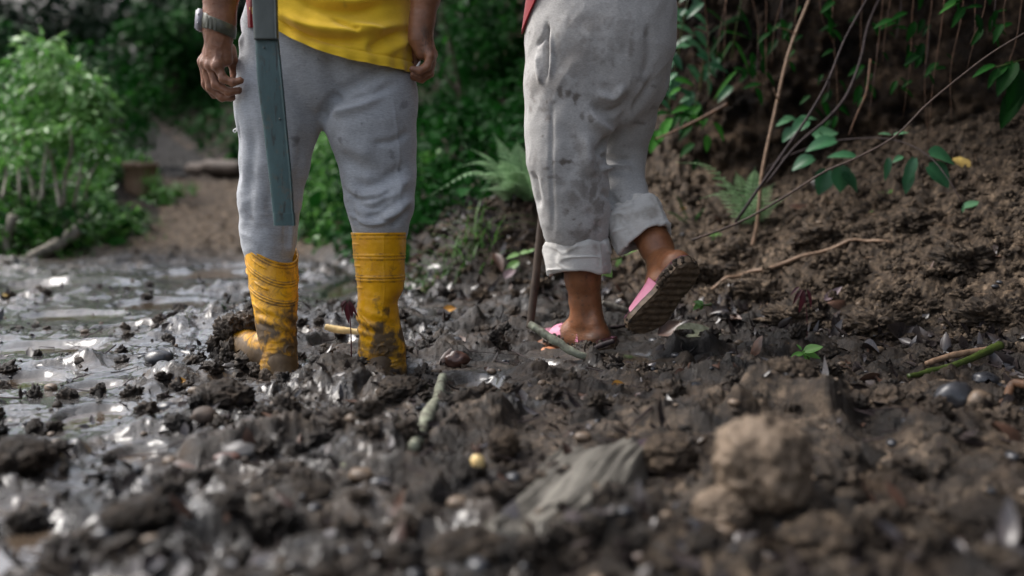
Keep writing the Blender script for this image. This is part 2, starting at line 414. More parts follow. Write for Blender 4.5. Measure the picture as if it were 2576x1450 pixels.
# puddles: (u, v, half width px, half height px)
PUD = [(235, 1060, 75, 26), (345, 1165, 55, 22), (30, 1420, 120, 75), (600, 1262, 42, 15), (1195, 985, 68, 24), (60, 965, 90, 16), (235, 985, 60, 16),
       (850, 872, 60, 14), (690, 942, 30, 7), (500, 690, 110, 12), (560, 672, 60, 8), (420, 765, 110, 13), (190, 795, 110, 11), (330, 830, 70, 9), (90, 720, 70, 8), (1590, 905, 50, 16), (880, 720, 36, 24), (120, 880, 120, 14), (1350, 925, 60, 10)]
PW = []
for (u, v, a, b) in PUD:
    Y = CAM_H * 2505 / (v - 460.0) * 1.0 + 0.03
    c = P(u, v, Y); ry = abs(CAM_H * 2505 / (v - b - 460.0) - CAM_H * 2505 / (v + b - 460.0)) / 2
    PW.append((c[0], Y, a / 2505.0 * Y, ry))
def base_parts(x, y):
    x = np.asarray(x, float); y = np.asarray(y, float)
    sr = sdline(x, y, RB); sL = -sdline(x, y, LB)
    road = np.interp(y, [-20, 6.4, 7.6, 10, 12, 16, 24, 60], [0, 0, 0.10, 0.47, 0.66, 1.65, 3.3, 9])
    near = sstep(5.2, 4.4, y)
    k = 0.31 + 0.125 * np.clip(x, -1, 2.6)
    srp = np.maximum(sr, 0)
    right_near = k * srp * (0.75 + 0.25 * sstep(0, 0.5, srp)) + sstep(0.15, 1.0, np.maximum(sdline(x, y, BL), 0)) * 2.8
    right_far = 0.62 * np.minimum(srp, 3.4) + 0.15 * np.maximum(srp - 3.4, 0)
    right = near * right_near + (1 - near) * right_far
    right = right + 0.20 * gauss(x, y, -0.12, 4.62, 0.42, 0.36) * sstep(0, 0.3, srp)
    slp = np.maximum(sL, 0)
    left = 0.34 * sstep(0, 1.0, slp) + 0.10 * np.clip(slp - 0.5, 0, 4) + 0.30 * np.clip(slp - 4.5, 0, 20)
    return road + right + left, sr, sL
def wetmap(x, y):
    wt = 0.78 * sstep(-0.50, -0.95, x + 0.12 * (y - 2.5)) * sstep(1.4, 2.2, y) * sstep(6.0, 5.0, y)
    wt = np.maximum(wt, 0.5 * gauss(x, y, -1.2, 4.7, 1.3, .7)); wt = wt * (0.62 + 0.38 * sstep(-.25, .1, fbm2(x * 2.6, y * 2.6, 2, 55)))
    wt = np.maximum(wt, 0.8 * gauss(x, y, -1.15, 1.2, 0.5, 0.35))
    return wt
def pudmap(x, y, big=1.0):
    p = np.zeros(np.shape(x))
    jx = 0.35 * fbm2(x * 9, y * 9, 3, 51); 
    for (cx, cy, rx, ry) in PW:
        q = ((x - cx) / (rx * (1 + .5 * (big - 1)))) ** 2 + ((y - cy + .35 * ry * (big - 1)) / (ry * big)) ** 2
        p = np.maximum(p, sstep(1.9, 0.7, q * (1 + jx)))
    return p
def height(x, y, fine=True):
    b, sr, sL = base_parts(x, y)
    slope = sstep(0.0, 0.25, sr); veg = sstep(0.0, 0.4, sL)
    wt = wetmap(x, y) * (1 - slope) * (1 - veg); pd = pudmap(x, y) * (1 - slope)
    pw = pudmap(x, y, 2.6) * (1 - slope)
    med = 0.040 * fbm2(x * 2.3, y * 2.3, 3, 1) + 0.012
    w1, w2, wr = worley2(x * 9 + 0.6 * noise2(x * 7, y * 7, 3), y * 9 + 0.6 * noise2(x * 7 + 9, y * 7, 4), 3)
    clump = (np.clip(1 - w1 * 1.25, 0, 1) ** 0.8) * np.clip(wr * 1.5 - 0.45, 0, 1) * 0.058
    patch = 0.25 + 0.75 * sstep(-0.25, 0.35, fbm2(x * 3.1, y * 3.1, 3, 41)); amp = (1 - 0.72 * wt) * patch * (1 - .75 * pw)
    h = b + (med + clump) * amp * (1 - 0.3 * slope)
    if fine:
        v1, v2, vr = worley2(x * 27 + 0.5 * noise2(x * 22, y * 22, 7), y * 27 + 0.5 * noise2(x * 22 + 5, y * 22, 8), 6)
        lumps = sstep(-.05, .5, fbm2(x * 6.5, y * 6.5, 4, 87, .6)) * .05 * slope * near_ if False else 0
        c2 = (np.clip(1 - v1 * 1.2, 0, 1) ** 0.7) * np.clip(vr * 1.4 - 0.3, 0, 1.1) * 0.024
        u1, u2, ur = worley2(x * 70, y * 70, 9)
        c3 = np.clip(1 - u1 * 1.15, 0, 1) * np.clip(ur * 1.3 - 0.2, 0, 1.1) * 0.010
        rd = fbm2(x * 14, y * 14, 5, 12, 0.62, True) * 0.017
        g1, g2, gr = worley2(x * 4.6 + .5 * noise2(x * 5, y * 5, 13), y * 4.6 + .5 * noise2(x * 5 + 7, y * 5, 14), 15)
        plate = (sstep(.0, .40, g2 - g1) * (.25 + gr) - .5) * .034 * (1 - slope) * (1 - .8 * wt) * (1 - pw) * sstep(6, 5, y)
        h = h + plate
        fn = fbm2(x * 46, y * 46, 4, 20, 0.6) * 0.009
        far = sstep(9, 5, y); near_ = sstep(6, 5, y)
        road_ = 1 - slope
        wx = x + .03 * fbm2(x * 6, y * 6, 3, 66); wy = y + .05 * fbm2(x * 6 + 4, y * 6, 3, 67)
        sm = fbm2(wx * 7, wy * 18, 4, 68, 0.55, True) * .020
        h = h + (c2 * (1 - .6 * road_) * (.35 + 1.3 * sstep(-.2, .35, fbm2(x * 4, y * 4, 3, 88))) + c3 * (1 - .5 * road_) + rd + fn + sm * road_) * (1 - 0.62 * wt) * (0.35 + 0.65 * far) * (1 - .55 * pw) * (0.34 + 0.62 * patch + 0.55 * slope * near_)
    h = h + .055 * gauss(x, y, -.98, 3.45, .38, .40) * (.6 + .8 * np.clip(fbm2(x * 8, y * 8, 3, 77), -.5, 1)) * (1 - pd) + .05 * gauss(x, y, -2.1, 5.0, .30, .22) + .03 * gauss(x, y, .55, 2.0, .5, .3)
    lvl = WATER_Z - 0.006
    for fx, fy, frx, fry, fd in ((-.60, 2.58, .10, .12, .02), (-.34, 2.60, .09, .10, .015), (.20, 2.98, .20, .12, .03)): h = h - (fd + .6 * np.maximum(h - .01, 0)) * gauss(x, y, fx, fy, frx, fry)
    h = h * (1 - wt * 0.6) + wt * 0.6 * (lvl + 0.009 + 0.7 * (h - b))
    return h * (1 - pd) + pd * np.minimum(h, lvl), sr, sL, wt, pd
def gz(x, y):
    return float(height(np.array([x]), np.array([y]), False)[0][0])
def gza(x, y): return height(np.asarray(x), np.asarray(y), True)[0]

def build_ground():
    NT, NR = 1040, 780
    th = R(1) * np.concatenate([np.linspace(-62, -31.4, 110), np.linspace(-31, 31, 820), np.linspace(31.4, 62, 110)]); r = np.exp(np.linspace(math.log(0.62), math.log(17), NR))
    TH, RR = np.meshgrid(th, r); X = RR * np.sin(TH); Y = RR * np.cos(TH)
    h, sr, sL, wt, pd = height(X, Y)
    # wet mud slumps: no face steeper than about 60 degrees
    dr = np.diff(r)[:, None] * 1.7; dt = r[:, None] * np.diff(th)[None] * 2.2
    for _ in range(7):
        h[1:] = np.minimum(h[1:], h[:-1] + dr); h[:-1] = np.minimum(h[:-1], h[1:] + dr)
        h[:, 1:] = np.minimum(h[:, 1:], h[:, :-1] + dt); h[:, :-1] = np.minimum(h[:, :-1], h[:, 1:] + dt)
    V = np.stack([X, Y, h], -1).reshape(-1, 3)
    i = np.arange(NR - 1)[:, None] * NT + np.arange(NT - 1)[None, :]
    F = np.stack([i, i + 1, i + NT + 1, i + NT], -1).reshape(-1, 4)
    tan = sstep(-0.05, 0.35, sr) * sstep(5.5, 4.6, Y) * (0.55 + 0.45 * sstep(-0.3, 0.5, fbm2(X * 3, Y * 3, 3, 30))) * (1 - .85 * sstep(.55, .25, X)) * (1 - .45 * sstep(1.2, 2.2, X))  # last factor darkens the slope rightward, painting in the shade there
    tan = np.maximum(tan, 0.95 * sstep(5.8, 7.0, Y) * (sL < 0.1) * (sr < 0.3) * sstep(11, 9.5, Y))
    tan = np.maximum(tan, 0.80 * sstep(-0.9, 0.3, X) * sstep(3.4, 1.9, Y) * sstep(-0.25, 0.35, fbm2(X * 5, Y * 5, 3, 31)))
    wet = np.clip(0.30 + 0.32 * sstep(0.5, -0.4, X) + 0.6 * wt + pd + 0.45 * fbm2(X * 6, Y * 6, 3, 33), 0, 1) * (1 - 0.8 * sstep(0, 0.3, sr)) * (.02 + .98 * sstep(6.9, 5.9, Y))
    o = mesh('muddy_ground', V, F, M['mud'], org=(0, 0, 0), attrs={'tan': tan.ravel(), 'wet': wet.ravel()})
    tag(o, kind='structure')
    # the rest of the terrain, out to the horizon: a coarse sheet lying under the fine one
    g = np.concatenate([-np.geomspace(160, 4, 26), np.linspace(-3.6, 3.6, 48), np.geomspace(4, 160, 26)])
    gx, gy = np.meshgrid(g, np.concatenate([-np.geomspace(120, 1, 14), np.linspace(-0.5, 20, 90), np.geomspace(21, 200, 16)]))
    hb, sr, sL = base_parts(gx, gy)
    inside = sstep(R(66), R(58), np.abs(np.arctan2(gx, np.maximum(gy, 0.01)))) * sstep(0.4, 0.8, np.hypot(gx, gy)) * sstep(18, 16, np.hypot(gx, gy))
    hb = hb - 0.03 - 0.19 * inside
    nx = gx.shape[1]; i = np.arange(gx.shape[0] - 1)[:, None] * nx + np.arange(nx - 1)[None, :]
    F = np.stack([i, i + 1, i + nx + 1, i + nx], -1).reshape(-1, 4)
    o = mesh('ground', np.stack([gx, gy, hb], -1).reshape(-1, 3), F, M['mud'], org=(0, 0, 0), attrs={'tan': np.full(gx.size, 0.2), 'wet': np.full(gx.size, 0.3)})
    tag(o, kind='structure')
build_ground()

# water lying in the hollows
def mat_water():
    m, n, l, b = newmat('muddy_water')
    b.inputs['Base Color'].default_value = (0.085, 0.062, 0.043, 1); b.inputs['Roughness'].default_value = 0.03; b.inputs['Coat Weight'].default_value = .6
    b.inputs['Specular IOR Level'].default_value = 0.9
    N_bump(n, l, b, N_noise(n, l, 16, 3, 0.5), 0.7, 0.007)
    return m
M['water'] = mat_water()
gx, gy = np.meshgrid(np.linspace(-4.2, 0.9, 60), np.linspace(0.5, 6.6, 60))
i = np.arange(59)[:, None] * 60 + np.arange(59)[None, :]
tag(mesh('puddle_water', np.stack([gx, gy, np.full(gx.shape, WATER_Z)], -1).reshape(-1, 3), np.stack([i, i + 1, i + 61, i + 60], -1).reshape(-1, 4), M['water'], org=(0, 0, 0)), kind='structure')

# steep cut bank behind the right-hand slope
def build_bank():
    L = BL
    n, mz = 520, 260
    pp = catmull(np.c_[L, np.zeros(len(L))], n)[:, :2]
    t = np.gradient(pp, axis=0); t /= np.linalg.norm(t, axis=1)[:, None]
    nr = np.c_[t[:, 1], -t[:, 0]]      # into the bank (right of travel)
    zz = np.linspace(-0.1, 3.4, mz)
    S = np.cumsum(np.r_[0, np.linalg.norm(np.diff(pp, axis=0), axis=1)])
    SS, ZZ = np.meshgrid(S, zz)
    off = 0.16 * ZZ - 0.10 * np.sin(ZZ * 2.1) + 0.22 * fbm2(SS * 1.3, ZZ * 1.1, 4, 61) + 0.05 * fbm2(SS * 8, ZZ * 5, 4, 62, 0.6, True)
    a, b_, c = worley2(SS * 16, ZZ * 16, 63); off -= np.clip(1 - a * 1.2, 0, 1) * np.clip(c * 1.4 - 0.4, 0, 1) * 0.05
    a, b_, c = worley2(SS * 45, ZZ * 45, 64); off -= np.clip(1 - a * 1.2, 0, 1) * np.clip(c * 1.4 - 0.4, 0, 1) * 0.018
    off = off - 0.35 * sstep(2.6, 3.3, ZZ)
    X = pp[None, :, 0] + nr[None, :, 0] * off; Y = pp[None, :, 1] + nr[None, :, 1] * off
    V = np.stack([X, Y, ZZ], -1).reshape(-1, 3)
    i = np.arange(mz - 1)[:, None] * n + np.arange(n - 1)[None, :]
    F = np.stack([i, i + n, i + n + 1, i + 1], -1).reshape(-1, 4)
    tan = 0.35 * sstep(.9, 0.2, ZZ)  # shade of the bank painted in: soil darkens upward from the foot
    o = mesh('soil_bank', V, F, M['mud'], org=(0, 0, 0), attrs={'tan': tan.ravel(), 'wet': np.full(tan.size, -0.12)})
    tag(o, kind='structure')
    return pp, nr
BANK, BANKN = build_bank()

def build_path():
    t = np.linspace(10.6, 19, 160); L = RB; Lb = LB; u = np.linspace(.06, .94, 60)
    xr = np.interp(t, L[6:, 1], L[6:, 0]); xl = np.interp(t, Lb[3:, 1], Lb[3:, 0])
    X = xl[:, None] + (xr - xl)[:, None] * u[None]; Y = np.repeat(t[:, None], 60, 1)
    Z = height(X, Y, False)[0] + .03 + .02 * fbm2(X * 5, Y * 5, 3, 8) - .05 * sstep(.1, 0, u)[None] - .05 * sstep(.9, 1, u)[None]
    i = np.arange(159)[:, None] * 60 + np.arange(59)[None]
    m = mat_simple('dark_gravel', (.018, .018, .018), (.055, .052, .05), 30, .9, .8, bdist=.02, spec=.08)
    tag(mesh('gravel_path', np.stack([X, Y, Z], -1).reshape(-1, 3), np.stack([i, i + 1, i + 61, i + 60], -1).reshape(-1, 4), m, org=(0, 0, 0)), kind='structure')
build_path()

# ------------------------------------------------------------------ people: signed distance fields turned into one smooth surface
class Field:
    def __init__(s): s.g = []            # groups: (k_inside, [prims])
    def group(s, k=0.012): s.g.append((k, [])); return s
    def cone(s, a, b, ra, rb, sy=1.0): s.g[-1][1].append((np.array(a, float), np.array(b, float), ra, rb, sy)); return s
    def chain(s, pts, rad, sy=1.0):
        for i in range(len(pts) - 1): s.cone(pts[i], pts[i + 1], rad[i], rad[i + 1], sy if np.isscalar(sy) else sy[i])
        return s
    def eval(s, p, kout=0.004, margin=0.07):
        tot = np.full(len(p), 0.3)
        for k, pr in s.g:
            cur = np.full(len(p), 0.3)
            for a, b, ra, rb, sy in pr:
                r = max(ra, rb) + margin
                lo = np.minimum(a, b) - r; hi = np.maximum(a, b) + r
                m = np.all((p >= lo) & (p <= hi), axis=1)
                if not m.any(): continue
                q = p[m] - a; d = b - a; sc = np.array([1, 1 / sy, 1]); q = q * sc; d = d * sc
                dd = d.dot(d); t = np.clip(q @ d / dd, 0, 1) if dd > 1e-12 else np.zeros(len(q))
                v = np.linalg.norm(q - t[:, None] * d, axis=1) - (ra + (rb - ra) * t)
                if sy != 1: v = v * min(1, sy)
                c = cur[m]; h = np.clip(0.5 + 0.5 * (c - v) / k, 0, 1)
                cur[m] = c + (v - c) * h - k * h * (1 - h)
            h = np.clip(0.5 + 0.5 * (tot - cur) / kout, 0, 1)
            tot = tot + (cur - tot) * h - kout * h * (1 - h)
        return tot
    def bounds(s):
        lo = np.min([np.minimum(a, b) - max(ra, rb) - .02 for k, g in s.g for a, b, ra, rb, sy in g], axis=0)
        hi = np.max([np.maximum(a, b) + max(ra, rb) + .02 for k, g in s.g for a, b, ra, rb, sy in g], axis=0)
        return lo, hi
def polygonize(fn, lo, hi, h):
    c = 4 * h; n = np.ceil((hi - lo) / c).astype(int) + 1
    I = np.stack(np.meshgrid(*[np.arange(k) for k in n], indexing='ij'), -1).reshape(-1, 3)
    d = fn(lo + (I + 0.5) * c)
    I = I[np.abs(d) < c * 1.35]
    o = np.stack(np.meshgrid(*[np.arange(4)] * 3, indexing='ij'), -1).reshape(-1, 3)
    cells = (I[:, None] * 4 + o[None]).reshape(-1, 3)
    N = n * 4 + 3; lid = lambda q: (q[..., 0] * N[1] + q[..., 1]) * N[2] + q[..., 2]
    co = np.array([[0, 0, 0], [1, 0, 0], [0, 1, 0], [1, 1, 0], [0, 0, 1], [1, 0, 1], [0, 1, 1], [1, 1, 1]])
    cid = lid(cells[:, None] + co[None])
    uq, inv = np.unique(cid, return_inverse=True); inv = inv.reshape(cid.shape)
    q = np.stack([uq // (N[1] * N[2]), (uq // N[2]) % N[1], uq % N[2]], -1)
    val = fn(lo + q * h); cv = val[inv]
    act = (cv.min(1) < 0) & (cv.max(1) >= 0)
    cells = cells[act]; cv = cv[act]
    E = [(0, 1), (2, 3), (4, 5), (6, 7), (0, 2), (1, 3), (4, 6), (5, 7), (0, 4), (1, 5), (2, 6), (3, 7)]
    acc = np.zeros((len(cells), 3)); cnt = np.zeros(len(cells))
    for a, b in E:
        m = (cv[:, a] < 0) != (cv[:, b] < 0)
        t = np.where(m, cv[:, a] / (cv[:, a] - cv[:, b] + 1e-12), 0)
        acc += np.where(m[:, None], co[a] + t[:, None] * (co[b] - co[a]), 0); cnt += m
    V = lo + (cells + acc / cnt[:, None]) * h
    ids = lid(cells); order = np.argsort(ids); sid = ids[order]
    def find(c):
        k = lid(c); p = np.clip(np.searchsorted(sid, k), 0, len(sid) - 1); ok = sid[p] == k
        return order[p], ok
    F = []
    for ax, e in ((0, 1), (1, 2), (2, 4)):
        m = (cv[:, 0] < 0) != (cv[:, e] < 0); base = cells[m]; flip = cv[m, 0] >= 0
        u, w_ = [(1, 2), (2, 0), (0, 1)][ax]; du = np.zeros(3, int); du[u] = 1; dw = np.zeros(3, int); dw[w_] = 1
        i0 = np.nonzero(m)[0]; i1, k1 = find(base - du); i2, k2 = find(base - du - dw); i3, k3 = find(base - dw)
        ok = k1 & k2 & k3; f = np.stack([i0, i1, i2, i3], -1)
        f[flip] = f[flip][:, ::-1]; F.append(f[ok])
    return V, np.concatenate(F)
def vnormals(V, F):
    n = np.cross(V[F[:, 2]] - V[F[:, 0]], V[F[:, 3]] - V[F[:, 1]])
    out = np.zeros_like(V)
    for k in range(4): np.add.at(out, F[:, k], n)
    return unit(out)
def smooth_v(V, F, it=2):
    for _ in range(it):
        s = np.zeros_like(V); c = np.zeros(len(V))
        for k in range(4):
            a = F[:, k]; b = F[:, (k + 1) & 3]
            np.add.at(s, a, V[b]); np.add.at(s, b, V[a]); np.add.at(c, a, 1); np.add.at(c, b, 1)
        V = V * 0.5 + 0.5 * s / np.maximum(c, 1)[:, None]
    return V
def seg_field(p2, pts):
    """distance and position (0..1) along a 2-D polyline"""
    best = np.full(len(p2), 9.0); tt = np.zeros(len(p2)); pts = np.asarray(pts, float); n = len(pts) - 1
    for i in range(n):
        a, b = pts[i], pts[i + 1]; d = b - a; t = np.clip(((p2 - a) @ d) / (d @ d), 0, 1)
        q = np.linalg.norm(p2 - a - t[:, None] * d, axis=1); m = q < best
        best = np.where(m, q, best); tt = np.where(m, (i + t) / n, tt)
    return best, tt
def folds(V, nrm, Y0, creases, facing=-1):
    """raised and sunk folds on the side that faces -Y: (points in u,v at distance Y0, depth in m, half width in m)"""
    p2 = V[:, [0, 2]]; d = np.zeros(len(V)); wgt = sstep(0.15, -0.35, nrm[:, 1] * -facing)
    for pts, amp, wd in creases:
        q = catmull([P(u, v, Y0) for u, v in pts], 14)[:, [0, 2]]
        r, t = seg_field(p2, q); tp = np.clip(np.sin(np.pi * np.clip(t, 0.02, 0.98)) * 1.6, 0, 1)
        d += amp * np.exp(-(r / wd) ** 2) * tp * wgt
    return d
def stains(V, Y0, spots, seed=0):
    p2 = V[:, [0, 2]]; s = np.zeros(len(V)); wob = fbm3(V * 60, 4, 40 + seed); wob2 = fbm3(V * 16, 3, 44 + seed)
    for u, v, ru, rv, a in spots:
        c = P(u, v, Y0)[[0, 2]]; k = Y0 / 2505.0
        q = np.sqrt(((p2[:, 0] - c[0]) / (ru * k)) ** 2 + ((p2[:, 1] - c[1]) / (rv * k)) ** 2)
        s = np.maximum(s, a * sstep(1.4, 0.35, q * (1 + 1.3 * wob + 0.7 * wob2)))
    return .85 * s * sstep(0.2, -0.1, vnormals_cache[0][:, 1]) if vnormals_cache else s
vnormals_cache = []

def px(Y): return Y / 2505.0            # metres per photograph pixel at distance Y

def loft(rings, closed=True):
    rings = np.asarray(rings); m, n = rings.shape[:2]
    i = np.arange(m - 1)[:, None] * n; j = np.arange(n if closed else n - 1)[None]; k = (j + 1) % n
    return rings.reshape(-1, 3), np.stack([i + j, i + k, i + n + k, i + n + j], -1).reshape(-1, 4)

# ---------------- the man
YM = 2.60
man = thing('person', 'person in yellow shirt, grey sweatpants and muddy yellow rubber boots, seen from behind', 'person', (P(815, 950, YM)[0], YM, 0.0))
def build_man():
    k = px(YM)
    bd = Field()
    # legs, pelvis, torso, neck and head (inside the clothes or above the picture)
    Lh, Rh = P(735, 180, YM), P(915, 180, YM)
    Lk, Rk = P(685, 440, YM + .01), P(953, 420, YM + .01)
    La, Ra = P(702, 880, 2.575), P(957, 870, 2.607)
    bd.group(0.03).chain([Lh, Lk, P(682, 640, 2.635), La], [.07, .038, .024, .026]).chain([Rh, Rk, P(956, 620, 2.61), Ra], [.08, .05, .04, .028])
    bd.chain([La, La + [-.09, .14, -.03]], [.028, .022]).chain([Ra, Ra + [.01, .16, -.03]], [.028, .022])
    pel = P(828, 120, YM); ch = P(832, -260, YM + .01); nk = P(834, -440, YM + .02); hd = P(834, -560, YM + .04)
    bd.chain([pel, P(832, -40, YM), ch], [.135, .125, .15], 0.78)
    SLd, SRd = P(690, -375, YM), P(980, -375, YM)
    bd.cone(SLd, SRd, .06, .06).chain([ch, nk], [.11, .06]).chain([nk, hd], [.055, .085])
    bd.cone(hd, hd + [0, .01, .05], .085, .09)
    bd.cone(hd + [0, .085, -.01], hd + [0, .105, -.02], .012, .014)           # nose
    bd.cone(hd + [-.088, 0, 0], hd + [-.092, -.01, .02], .012, .014).cone(hd + [.088, 0, 0], hd + [.092, -.01, .02], .012, .014)
    # left arm and hand
    el, wr = P(585, -175, 2.50), P(550, 70, 2.50)
    bd.chain([SLd, el], [.055, .042]).chain([el, P(556, -20, 2.50), P(552, 45, 2.50), wr, P(549, 98, 2.50)], [.043, .038, .0305, .0285, .030], 0.85)
    bd.group(0.013)
    W = P(549, 92, 2.50)
    mc = [P(513, 157, 2.545), P(518, 163, 2.52), P(531, 168, 2.50), P(549, 168, 2.48)]
    for q, r in zip(mc, (.0125, .0125, .012, .012)): bd.cone(W, q, .022, r)
    bd.cone(mc[0], mc[3], .010, .010).cone(P(560, 98, 2.50), P(571, 152, 2.495), .020, .0145).cone(P(566, 104, 2.53), P(578, 140, 2.55), .018, .013)
    bd.cone(P(548, 110, 2.50), P(545, 150, 2.51), .026, .022)
    for a, b in zip(mc, (-.006, -.006, -.005, -.004)): bd.cone(a + [b * .6, -.006, .002], a + [b * .6, -.006, .0], .0085, .008)   # knuckles
    fing = [[mc[0], P(519, 212, 2.55), P(540, 237, 2.555), P(566, 243, 2.55)],
            [mc[1], P(530, 221, 2.525), P(558, 245, 2.525), P(584, 246, 2.52)],
            [mc[2], P(544, 214, 2.50), P(575, 232, 2.50), P(601, 228, 2.50)],
            [mc[3], P(562, 199, 2.475), P(586, 208, 2.475), P(605, 203, 2.475)]]
    for f_, r in zip(fing, (.0108, .0112, .0106, .0098)):
        bd.group(0.006).chain(f_, [r * 1.14, r * 1.06, r * .95, r * .82])
    bd.group(0.008).chain([P(577, 125, 2.55), P(586, 160, 2.57), P(592, 186, 2.575), P(591, 205, 2.57)], [.0165, .0125, .0115, .010])
    # right arm and hand
    el, wr = P(1100, -175, 2.52), P(1058, 86, 2.52)
    bd.group(0.02).chain([SRd, el], [.055, .042]).chain([el, P(1070, -5, 2.52), P(1062, 50, 2.52), wr, P(1058, 96, 2.52)], [.043, .0325, .0275, .0255, .026], 0.9)
    bd.group(0.013)
    W = P(1058, 96, 2.52)
    mc = [P(1086, 132, 2.565), P(1088, 137, 2.54), P(1087, 141, 2.52), P(1082, 143, 2.50)]
    for q in mc: bd.cone(W, q, .021, .0118)
    bd.cone(P(1047, 100, 2.52), P(1058, 134, 2.515), .016, .013).cone(P(1062, 100, 2.52), P(1070, 132, 2.53), .022, .019)
    fing = [[mc[0], P(1079, 182, 2.57), P(1062, 196, 2.57), P(1044, 192, 2.57)],
            [mc[1], P(1080, 184, 2.545), P(1060, 199, 2.545), P(1040, 194, 2.545)],
            [mc[2], P(1078, 178, 2.52), P(1058, 191, 2.52), P(1040, 187, 2.52)],
            [mc[3], P(1074, 168, 2.495), P(1056, 179, 2.495), P(1038, 174, 2.495)]]
    for f_, r in zip(fing, (.0105, .0108, .0102, .0098)):
        bd.group(0.006).chain(f_, [r * 1.14, r * 1.05, r * .95, r * .85])
    bd.group(0.008).chain([P(1050, 108, 2.55), P(1046, 140, 2.575), P(1047, 168, 2.575)], [.0155, .012, .0105])
    lo, hi = bd.bounds(); V, F = polygonize(bd.eval, lo, hi, 0.0031)
    V = smooth_v(V, F, 1); n = vnormals(V, F)
    hand = sstep(P(0, 60, 2.5)[2], P(0, 120, 2.5)[2], V[:, 2]) * (V[:, 2] > 0.6)
    vn = np.exp(-(fbm3(V * np.array([45, 45, 16.]), 2, 12) / .09) ** 2) * hand
    V = V + n * (0.0006 * fbm3(V * 110, 3, 5) + .0011 * vn)[:, None]
    pale = 0.22 * sstep(-0.2, 0.4, fbm3(V * 35, 3, 11)) * hand
    # the dark drawing on the back of the right hand
    u = 1288 + V[:, 0] * 2505 / V[:, 1]; zz = (V[:, 2] - P(0, 118, 2.52)[2]) / px(2.52)      # in hand-sized pixels
    cx = (V[:, 0] - P(1073, 118, 2.52)[0]) / px(2.52)
    ln = np.abs(np.sin(cx * 0.62 + 0.08 * zz + 1.2 * fbm3(V * 60, 2, 6))) < 0.42
    tat = (ln & (np.abs(cx - 2) < 14) & (zz > -20) & (zz < 34) & (n[:, 1] < 0.1) & (fbm3(V * 220, 2, 8) > -0.22)).astype(float) * 0.75
    tat = np.maximum(tat, 0.6 * np.exp(-((cx + 1) / 9) ** 2 - ((zz - 34) / 14) ** 2) * (n[:, 1] < 0.2))
    body = mesh('body', V, F, M['skin_m'], man, attrs={'stain': tat, 'pale': pale})
    # hair
    hf = Field().group(.02).cone(hd + [0, -.015, .03], hd + [0, -.01, .075], .095, .088)
    lo, hi = hf.bounds(); Vh, Fh = polygonize(hf.eval, lo, hi, 0.006); n = vnormals(Vh, Fh)
    mesh('hair', Vh + n * (0.004 * fbm3(Vh * 70, 3, 3))[:, None], Fh, M['hair'], man)
    # sweatpants
    pf = Field().group(0.035)
    def c(u, v, dy=0.0): return P(u, v, YM + dy)
    pf.chain([c(828, 20), c(822, 80), c(820, 118, -.005)], [.185, .205, .198], [0.58, .62])
    pf.group(.03).chain([c(733, 130), c(707, 235, -.0), c(701, 300, -.005), c(690, 400, .0), c(679, 500, .015), c(675, 590, .03), c(678, 670, .03)],
             [.112, .112, .104, .086, .075, .066, .056], .92)
    pf.group(0.03)
    pf.chain([c(920, 130), c(934, 235), c(930, 300, .0), c(945, 370, .01), c(953, 450, .01), c(955, 520, .0), c(957, 565, .005), c(957, 640, .01)],
             [.108, .112, .115, .099, .088, .079, .066, .045], .92)
    
    fn = lambda p: pf.eval(p, kout=0.012)
    lo, hi = pf.bounds(); V, F = polygonize(fn, lo, hi, 0.0042)
    V = smooth_v(V, F, 2); n = vnormals(V, F)
    cr = [
        ([(868, 245), (850, 262), (828, 290), (812, 312)], -.011, .013),
        ([(1000, 165), (940, 205), (880, 240), (845, 270)], -.009, .013),
        ([(985, 235), (930, 268), (880, 282), (845, 292)], .008, .014),
        ([(1010, 215), (950, 250), (895, 262), (860, 270)], -.007, .010),
        ([(850, 150), (856, 200), (862, 250)], -.008, .020),
        ([(1035, 410), (985, 452), (930, 470), (890, 455)], -.010, .016),
        ([(1030, 440), (1000, 485), (950, 500)], .008, .014),
        ([(1010, 470), (960, 520), (915, 515), (880, 490)], -.008, .013),
        ([(1035, 490), (1005, 530), (960, 548)], .008, .011),
        ([(1000, 512), (965, 540), (925, 545)], -.006, .008),
        ([(1032, 520), (1010, 552), (990, 570)], -.006, .008),
        ([(880, 500), (895, 535), (905, 565)], -.005, .009),
        ([(870, 380), (900, 420), (950, 435), (1000, 425)], -.006, .022),
        ([(860, 340), (900, 380), (960, 390)], .005, .022),
        ([(610, 80), (600, 130), (598, 190)], -.009, .008),
        ([(622, 85), (612, 140), (607, 195)], .006, .006),
        ([(780, 330), (765, 420), (745, 520), (735, 600)], -.004, .010),
        ([(660, 300), (655, 400), (640, 500), (635, 600)], -.004, .016),
        ([(720, 250), (740, 330), (735, 430)], -.005, .020),
        ([(612, 300), (607, 380), (610, 470)], -.006, .007),
        ([(735, 560), (732, 600), (728, 640)], .004, .004),
        ([(700, 470), (690, 520), (700, 560)], -.003, .012),
        ([(742, 430), (735, 520), (727, 650)], .0018, .0035), ([(727, 430), (722, 520), (716, 650)], -.0014, .0035), ([(1000, 250), (1012, 380), (1008, 560)], .0014, .0035),
        ([(865, 470), (900, 500), (960, 497), (1010, 470)], -.006, .007), ([(875, 535), (930, 560), (990, 556)], .005, .006), ([(1042, 330), (1000, 360), (950, 366)], -.004, .009),
    ]
    rg = (.5 - np.abs(fbm3(V * np.array([9, 9, 15.]) + 3.1, 3, 18))) * .007 * sstep(.62, .42, V[:, 2]) + (.5 - np.abs(fbm3(np.stack([V[:, 0] + V[:, 2] * .5, V[:, 1], V[:, 2] * .6 - V[:, 0] * .4], -1) * 7, 3, 19))) * .007
    rg = rg - .004
